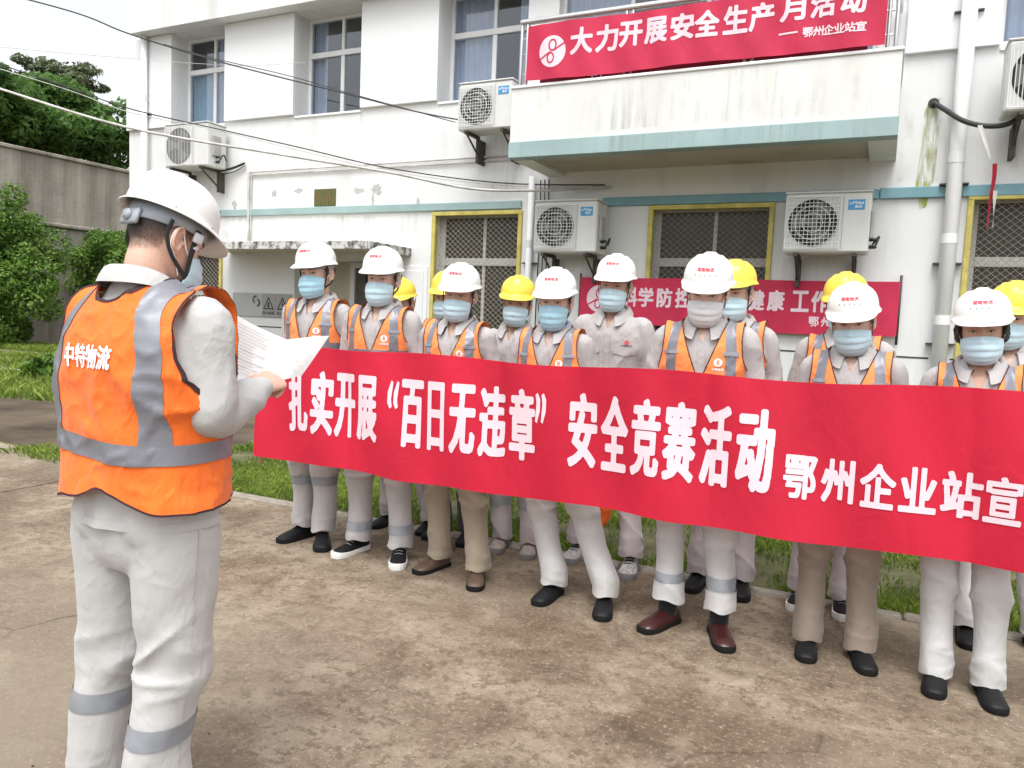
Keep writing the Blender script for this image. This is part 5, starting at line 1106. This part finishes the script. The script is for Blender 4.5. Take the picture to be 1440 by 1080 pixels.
# ------------------------------------------------------------------ banners
def bannermat(name, c):
    m, nt, b = _nt(name); co = coords(nt); n = noise(nt, coords(nt, (1, 1, .5)), 2.4, 3); L(nt, ramp(nt, n, [(.3, tuple(x * .86 for x in c)), (.7, tuple(min(1, x * 1.08) for x in c))]), b.inputs['Base Color'])
    b.inputs['Roughness'].default_value = .62; b.inputs['Specular IOR Level'].default_value = .3; t = N(nt, 'ShaderNodeBsdfTranslucent'); t.inputs[0].default_value = (*c, 1); ms = N(nt, 'ShaderNodeMixShader'); ms.inputs[0].default_value = .22
    bump(nt, b, noise(nt, coords(nt, (1, 1, .5)), 6, 7, .6, .8), .5, .02); L(nt, b.outputs[0], ms.inputs[1]); L(nt, t.outputs[0], ms.inputs[2]); L(nt, ms.outputs[0], nt.nodes['Material Output'].inputs[0]); return m
M['ban'] = bannermat('red_banner_cloth', (.62, .018, .050)); M['ban2'] = bannermat('faded_red_banner_cloth', (.64, .040, .10)); M['letter'] = plain('banner_lettering', (.72, .58, .64), .6, .03, 5); M['wood'] = plain('pale_wood_pole', (.45, .33, .20), .7, .2, 20); M['pole'] = plain('dark_pole', (.06, .05, .05), .7, .1)
def banner(label, Y, x0, x1, zb, zt, chars, mat, wave, group='red slogan banners', nx=260, nz=22, extra=None, poles=None):
    root = tag(empty('banner', (x0, Y, zb(x0))), label, 'banner', group); O = np.array([x0, Y, zb(x0)])
    xs_ = np.linspace(x0, x1, nx); V = []; F = []
    for j in range(nz):
        v = j / (nz - 1)
        for x in xs_:
            z = zb(x) + (zt(x) - zb(x)) * v; V.append((x, Y + wave(x, z), z))
    for j in range(nz - 1):
        for i in range(nx - 1): a = j * nx + i; F.append((a, a + 1, a + nx + 1, a + nx))
    V = np.array(V); m_ = len(V); V2 = V + [0, .0015, 0]; edge = list(range(nx)) + [j * nx + nx - 1 for j in range(1, nz)] + [(nz - 1) * nx + i for i in range(nx - 2, -1, -1)] + [j * nx for j in range(nz - 2, 0, -1)]
    F = F + [tuple(q + m_ for q in f[::-1]) for f in F]
    cl = mk('cloth', np.vstack([V, V2]) - O, F, mat, root, True); Ls = []
    for (t, a, b2, c, d, bo) in chars: Ls.append(put2(t, a, b2, c, d, bo) if isinstance(t, str) else t)
    v2, t2 = join2(Ls); v2, t2 = split_long(v2, t2, .03); mk('lettering', np.array([(x, Y + wave(x, z) - .0028 - q, z) for x, z, q in v2]) - O, t2, M['letter'], cl, False)
    if extra: Ls = [e for e in extra]; v2, t2 = join2(Ls); v2, t2 = split_long(v2, t2, .03); mk('emblem_lines', np.array([(x, Y + wave(x, z) - .0046 - q, z) for x, z, q in v2]) - O, t2, mat, cl, False)
    for (x, za, zc, r_, mt) in (poles or []): mk('pole', *tube([(x - O[0], .02 , za - O[2]), (x - O[0], .02, zc - O[2])], r_, n=10, cap='flat'), M[mt], root, True)
    return root
YB = 3.40
def X3(px): return PX(px, 600, YB)
ch = []
for t, a, b2 in (('扎', 403, 432), ('实', 435, 466), ('开', 468, 498), ('展', 500, 533), ('百', 565, 598), ('日', 604, 629), ('无', 636, 671), ('违', 675, 710), ('章', 715, 752), ('安', 797, 837), ('全', 842, 883), ('竞', 887, 929), ('赛', 933, 980), ('活', 986, 1031), ('动', 1038, 1092)):
    ch.append((t, X3(a), X3(b2), .755, 1.115, .066))
def qm(px0, px1, flip):
    q = []
    for k in (0, 1):
        a, b2 = X3(px0 + k * (px1 - px0) / 2), X3(px0 + (k + .8) * (px1 - px0) / 2); P = np.array([(a, .98), (a + (b2 - a) * .55, .95), (b2, .96), (a + (b2 - a) * .75, 1.0), (b2, 1.09), (a + (b2 - a) * .6, 1.10), (a, 1.04)])
        if flip: P = np.array([(b2 - (p[0] - a), 2.05 - p[1]) for p in P])
        q.append((P, np.array([(0, 1, 3), (1, 2, 3), (0, 3, 6), (3, 4, 5), (3, 5, 6)])))
    return q
for t in qm(547, 563, False) + qm(752, 768, True): ch.append((t, 0, 0, 0, 0, 0))
for t, a, b2 in (('鄂', 1107, 1154), ('州', 1160, 1208), ('企', 1215, 1268), ('业', 1272, 1327), ('站', 1332, 1392), ('宣', 1394, 1449)): ch.append((t, X3(a), X3(b2), .75, .935, .045))
xb0, xb1 = X3(361), .95
def w1(x, z): v = (z - .6) / .66; return .028 * math.sin(x * 4.1 + .5) * (.35 + .65 * (1 - v)) + .011 * math.sin(x * 13 + z * 5) + .010 * math.sin(x * 2.2 - z * 3) + .002 * math.sin(x * 31 + z * 9) * v ** 3 + sum(.007 * math.exp(-((x - q_ + .04 * v) / .022) ** 2) for q_ in (-2.62, -1.66, -.64, .36))
banner('long red banner with large white slogan held in front of the row of workers', YB, xb0, xb1, lambda x: .572 + .020 * math.sin((x + 3.3) * .8) * 0 + .012 * ((x + 1.2) / 2.1) ** 2 + .004 * math.sin(x * 9), lambda x: 1.243 + .009 * math.sin(x * 5.3) + .018 * abs((x + 1.3) / 2.1) ** 2, ch, M['ban'], w1, poles=[(xb0 + .012, .53, 1.30, .012, 'wood'), (xb1 - .01, .53, 1.30, .012, 'wood')])
# emblem of a ring with a figure and a slash, drawn flat
def emblem(cx, cz, r):
    def loop(x, z, rx, rz): a = np.radians(np.linspace(0, 360, 25)); o = np.column_stack([x + rx * np.sin(a), z + rz * np.cos(a)]); i = np.column_stack([x + rx * .66 * np.sin(a), z + rz * .72 * np.cos(a)]); T = []; [T.extend([(k, k + 1, 26 + k), (k, 26 + k, 25 + k)]) for k in range(24)]; return np.vstack([o, i]), np.array(T)
    def bar(x0, z0, x1, z1, w): d = np.array([x1 - x0, z1 - z0]); n = np.array([-d[1], d[0]]) / np.hypot(*d) * w; a, b2 = np.array([x0, z0]), np.array([x1, z1]); return np.vstack([a - n, b2 - n, b2 + n, a + n]), np.array([(0, 1, 2), (0, 2, 3)])
    return [loop(cx + .02 * r, cz + .42 * r, .30 * r, .42 * r), loop(cx - .10 * r, cz - .42 * r, .28 * r, .38 * r), bar(cx - .95 * r, cz - .50 * r, cx - .12 * r, cz - .02 * r, .055 * r), bar(cx + .12 * r, cz + .05 * r, cx + .93 * r, cz + .55 * r, .055 * r)]
YT = 6.98
c2 = [(disc2(-3.06, 4.02, .135, 36, rz=.148), 0, 0, 0, 0, 0)]
for t, a in zip('大力开展安全生产月活动', (802, 837, 870, 905, 942, 976, 1015, 1051, 1094, 1136, 1178)):
    x0 = PX(a, 60, YT); w = (PX(a + 34 + (a - 800) * .016, 60, YT) - x0) * .93; c2.append((t, x0, x0 + w, 3.985 if a > 850 else 3.965, 4.215 + (.01 if a > 1000 else 0), .045))
xa = PX(1095, 50, YT); xz = PX(1218, 40, YT); c2.append(((np.array([(xa, 3.93), (xa + .15, 3.93), (xa + .15, 3.945), (xa, 3.945)]), np.array([(0, 1, 2), (0, 2, 3)])), 0, 0, 0, 0, 0))
for k, t in enumerate('鄂州企业站宣'): a = xa + .19 + k * (xz - xa - .19) / 6; c2.append((t, a, a + .083, 3.885, 3.965, .028))
# the top line sags to the left on the rail, so the small line sits below the big one only at the right
def w2(x, z): return .012 * math.sin(x * 5 + 1) + .006 * math.sin(x * 17 + z * 8)
c2 = [(t, a, b2, c + (.045 if i > 8 and len(c2) else 0) * (i < 12), d + (.02 if i > 8 else 0) * (i < 12), bo) for i, (t, a, b2, c, d, bo) in enumerate(c2)]
banner('faded red banner with white slogan and round emblem tied along the balcony rail', YT, PX(741, 80, YT), PX(1246, 40, YT), lambda x: 3.768 + .006 * math.sin(x * 3), lambda x: 4.285 + .006 * math.sin(x * 4), c2, M['ban2'], w2, extra=emblem(-3.06, 4.02, .14))
YL = 7.93
c3 = [(disc2(-2.80, 1.71, .14, 32, rz=.145), 0, 0, 0, 0, 0)]
for t, a in (('科', 876), ('学', 909), ('防', 923), ('控', 949), ('健', 1051), ('康', 1079), ('工', 1113), ('作', 1141)):
    a = {'科': 876, '学': 898, '防': 924, '控': 950}.get(t, a); x0 = PX(a, 420, YL); c3.append((t, x0, x0 + .165, 1.635, 1.84, .045))
for k, t in enumerate('鄂州企业站宣'): a = -.665 + k * .112; c3.append((t, a, a + .095, 1.50, 1.595, .028)) if k < 2 else None
def w3(x, z): return .008 * math.sin(x * 4) + .004 * math.sin(x * 14 + z * 7) - .01
banner('red wall banner with white slogan strung between two poles under the ground floor window', YL, -3.02, .10, lambda x: 1.435 + .012 * math.sin(x * 2), lambda x: 1.938 + .004 * math.sin(x * 3), c3, M['ban2'], w3, extra=emblem(-2.80, 1.71, .135), poles=[(-3.03, 1.40, 1.98, .010, 'pole'), (.105, 1.36, 2.0, .012, 'pole')])
# second banner folded behind the rail, seen as dark red slivers
def w4(x, z): return .02 * math.sin(x * 9)
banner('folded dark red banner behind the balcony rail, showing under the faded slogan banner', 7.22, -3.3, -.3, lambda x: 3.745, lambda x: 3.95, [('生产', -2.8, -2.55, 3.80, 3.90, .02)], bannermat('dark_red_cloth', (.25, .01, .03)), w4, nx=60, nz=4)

# ------------------------------------------------------------------ the row of workers: (helmet top px, py, depth) and toe tips from the photograph
def T3(px, py, yaw): w = onZ(px, py, .01); return (float(w[0]), float(w[1]), yaw)
def man(px, py, Y, toes, label, **k):
    rr = random.Random(int(px)); k.setdefault('hr', rr.uniform(-4, 4)); k['hy'] = k.get('hy', 0) + rr.uniform(-5, 5); k['hp'] = k.get('hp', 6) + rr.uniform(-2, 2); k['wf'] = k.get('wf', 1) * .885
    h = onY(px, py, Y); person(label, float(h[0]), Y, float(h[2]), [T3(*t) for t in toes], **k)
man(449, 338, 3.80, [(392, 762, -8), (452, 775, 38)], 'man in white hard hat and orange vest at the left end of the row', yaw=6, hy=2, hp=4, shirt='shirt', mask='maskb', seed=11, band=.37, shoes=('shoeb', 'soled'), wf=.97, hem=.085)
man(540, 345, 3.80, [(470, 783, -6), (558, 800, 30)], 'second man from the left, white hard hat, black sneakers with white soles', yaw=8, hy=2, hp=5, shirt='shirt', trs='trouser', shoes=('shoeb', 'solew'), seed=2, band=.165, hem=.085)
man(647, 367, 3.82, [(584, 806, -12), (667, 830, 24)], 'man in white hard hat, orange vest, khaki trousers and brown shoes', yaw=4, hy=3, hp=6, trs='khaki', shoes=('shoebr', 'soled'), seed=13, inner='darkcol', hem=.07, mask='mask')
man(727, 385, 4.46, [(694, 777, 12), (740, 786, 18)], 'worker in yellow hard hat without vest, tan boots, between two white hard hats', yaw=6, hy=6, hp=4, vest=False, helm='yellow', trs='trouserp', shoes=('shoet', 'soleg'), seed=4, band=.29, wf=.90, hem=.07)
man(783, 373, 3.80, [(754, 850, -4), (846, 872, 16)], 'man in white hard hat with light blue collar inside his orange vest, black shoes', yaw=3, hy=3, hp=8, inner='bluecol', trs='trouserw', seed=5, hem=.08, mask='maskb', wf=.95)
man(867, 355, 4.50, [(796, 792, 0), (880, 814, 10)], 'tall man in white hard hat without vest, grey shirt with chest pocket, silver sneakers', yaw=4, hy=-2, hp=3, vest=False, trs='trouserp', shoes=('shoes', 'soleg'), seed=16, wf=.98, hem=.095)
man(999, 350, 3.76, [(902, 888, -22), (1022, 916, 22)], 'man in white hard hat and white mask with rolled trouser cuffs and maroon shoes', yaw=5, hy=3, hp=13, trs='trouserw', shoes=('shoem', 'soled'), mask='maskw', seed=17, hem=.135, cuffed=True, band=.235, wf=1.04)
man(1040, 363, 4.46, [(968, 832, -4), (1041, 845, 8)], 'worker in yellow hard hat peering out behind the man with the white mask', yaw=0, hy=-10, hp=4, helm='yellow', trs='trouserp', seed=8, wf=.95)
man(1196, 380, 4.48, [(1116, 858, -4), (1186, 872, 6)], 'worker in yellow hard hat almost hidden behind the man in tan trousers', yaw=-2, hy=-4, hp=4, helm='yellow', trs='trouserp', seed=19, shoes=('shoeb', 'solew'), wf=1.02)
man(1208, 392, 3.80, [(1133, 930, 4), (1222, 948, 14)], 'man in white hard hat with tan trousers and black loafers, looking down', yaw=-2, hy=-3, hp=11, trs='tan', seed=20, hem=.06, wf=1.0, shoes=('shoeb', 'soled'))
man(1389, 402, 3.68, [(1313, 980, -4), (1405, 1003, 8)], 'woman in white hard hat and wide pale trousers at the right end of the row', yaw=-5, hy=0, hp=6, trs='trouserw', seed=22, female=True, hem=.055, wf=.92, logo=False)
man(1430, 392, 4.46, [(1363, 912, 0), (1470, 930, 4)], 'worker in yellow hard hat behind the woman at the right edge', yaw=-6, hy=-12, hp=4, helm='yellow', trs='trouserw', seed=23, wf=.95)
man(567, 388, 4.46, [(523, 742, -4), (590, 752, 10)], 'worker in yellow hard hat hidden behind the second man from the left', yaw=6, hy=2, helm='yellow', trs='trouserp', seed=24, wf=.85)
man(631, 378, 4.50, [(597, 758, -4), (648, 768, 14)], 'worker in dark trousers and yellow hard hat behind the man in khaki trousers', yaw=6, hy=4, helm='yellow', trs='darkt', seed=25, wf=.85)

# ------------------------------------------------------------------ the speaker in front, seen from behind
person('man seen from behind in white hard hat and lettered orange vest, reading from papers', -1.728, 1.400, 1.835, [(-1.95, 1.60, 186), (-1.66, 1.58, 174)], yaw=180, hy=-6, hp=20, hr=0, shirt='shirtw', trs='trouserw', seed=30, band=.325, speaker=True, mask='mask', voxel=.0085, wf=1.04, hands=('grip', 'hold'),
       arms=[[(-.200, .0, 1.385), (-.215, -.010, 1.145), (-.135, -.262, 1.205)], [(.195, .0, 1.385), (.265, -.08, 1.15), (.09, -.30, 1.22)]], group=None)
# ------------------------------------------------------------------ the papers he holds, and a vest hung on an arm
def dep(px, py, D): return np.array([0, 0, CAM_H]) + ray(px, py) * D / F_PX
pp = tag(empty('paper_sheets', tuple(dep(362, 545, 2.30))), 'two white printed sheets held open by the speaker', 'papers'); O = dep(362, 545, 2.30)
def sheet(name, c, bow, lines=True):
    c = [np.array(q) for q in c]; n = 14; V = []; F = []; nn = np.cross(c[1] - c[0], c[3] - c[0]); nn /= np.linalg.norm(nn)
    def S(u, v): return c[0] * (1 - u) * (1 - v) + c[1] * u * (1 - v) + c[2] * u * v + c[3] * (1 - u) * v + nn * (bow * math.sin(u * math.pi) + .3 * bow * math.sin(v * 3))
    for j in range(n + 1):
        for i in range(n + 1): V.append(S(i / n, j / n))
    m_ = len(V); V += [q - nn * .0012 for q in V]
    F = [(j * (n + 1) + i, j * (n + 1) + i + 1, (j + 1) * (n + 1) + i + 1, (j + 1) * (n + 1) + i) for j in range(n) for i in range(n)]; F += [tuple(q + m_ for q in f[::-1]) for f in F]
    o = mk(name, np.array(V) - O, F, M['paper'], pp, True)
    if lines:
        P = []; r = random.Random(3)
        for k in range(15):
            v = .10 + k * .055; u1 = r.uniform(.55, .88)
            for sg in (1, -1):
                q = [S(.10, v) + nn * .0016 * sg - nn * .0006 * (sg < 0), S(u1, v) + nn * .0016 * sg - nn * .0006 * (sg < 0), S(u1, v + .009) + nn * .0016 * sg - nn * .0006 * (sg < 0), S(.10, v + .009) + nn * .0016 * sg - nn * .0006 * (sg < 0)]; P.append((np.array(q) - O, [(0, 1, 2, 3)]))
        mk('print_line', *join(P), M['ink'], o)
    return o
a_, b_, c_, d_ = dep(330, 442, 2.28), dep(404, 478, 2.44), dep(363, 544, 2.30), dep(318, 500, 2.16)
sheet('sheet', [a_, b_, c_, dep(300, 520, 2.14)], .006)
sheet('sheet', [b_ + np.array([0, 0, .001]), dep(463, 472, 2.60), dep(424, 528, 2.46), c_ + np.array([0, 0, .001])], -.006)
mk('fold_shadow_edge', *tube([dep(399, 487, 2.428) - O, c_ - O], .0012, n=5), M['foldshade'], pp)  # thin dark tube stands in for the shade along the fold
hv = onY(848, 715, 4.1)
tag(mk('vest_bundle', *(lambda U: (folds_cloth(U[0], vnormals(*U), 3, .02, 'vest'), U[1]))(union([zloft([(hv[2] - .10, .020, .03), (hv[2] - .04, .05, .04), (hv[2] + .15, .06, .05), (hv[2] + .3, .03, .03)], 20, m=12)], .008, 3)), M['vest'], None, True), 'orange safety vest hanging down behind the long banner beside the black shoed legs', 'safety vest').location = (float(hv[0]), 4.1, 0)
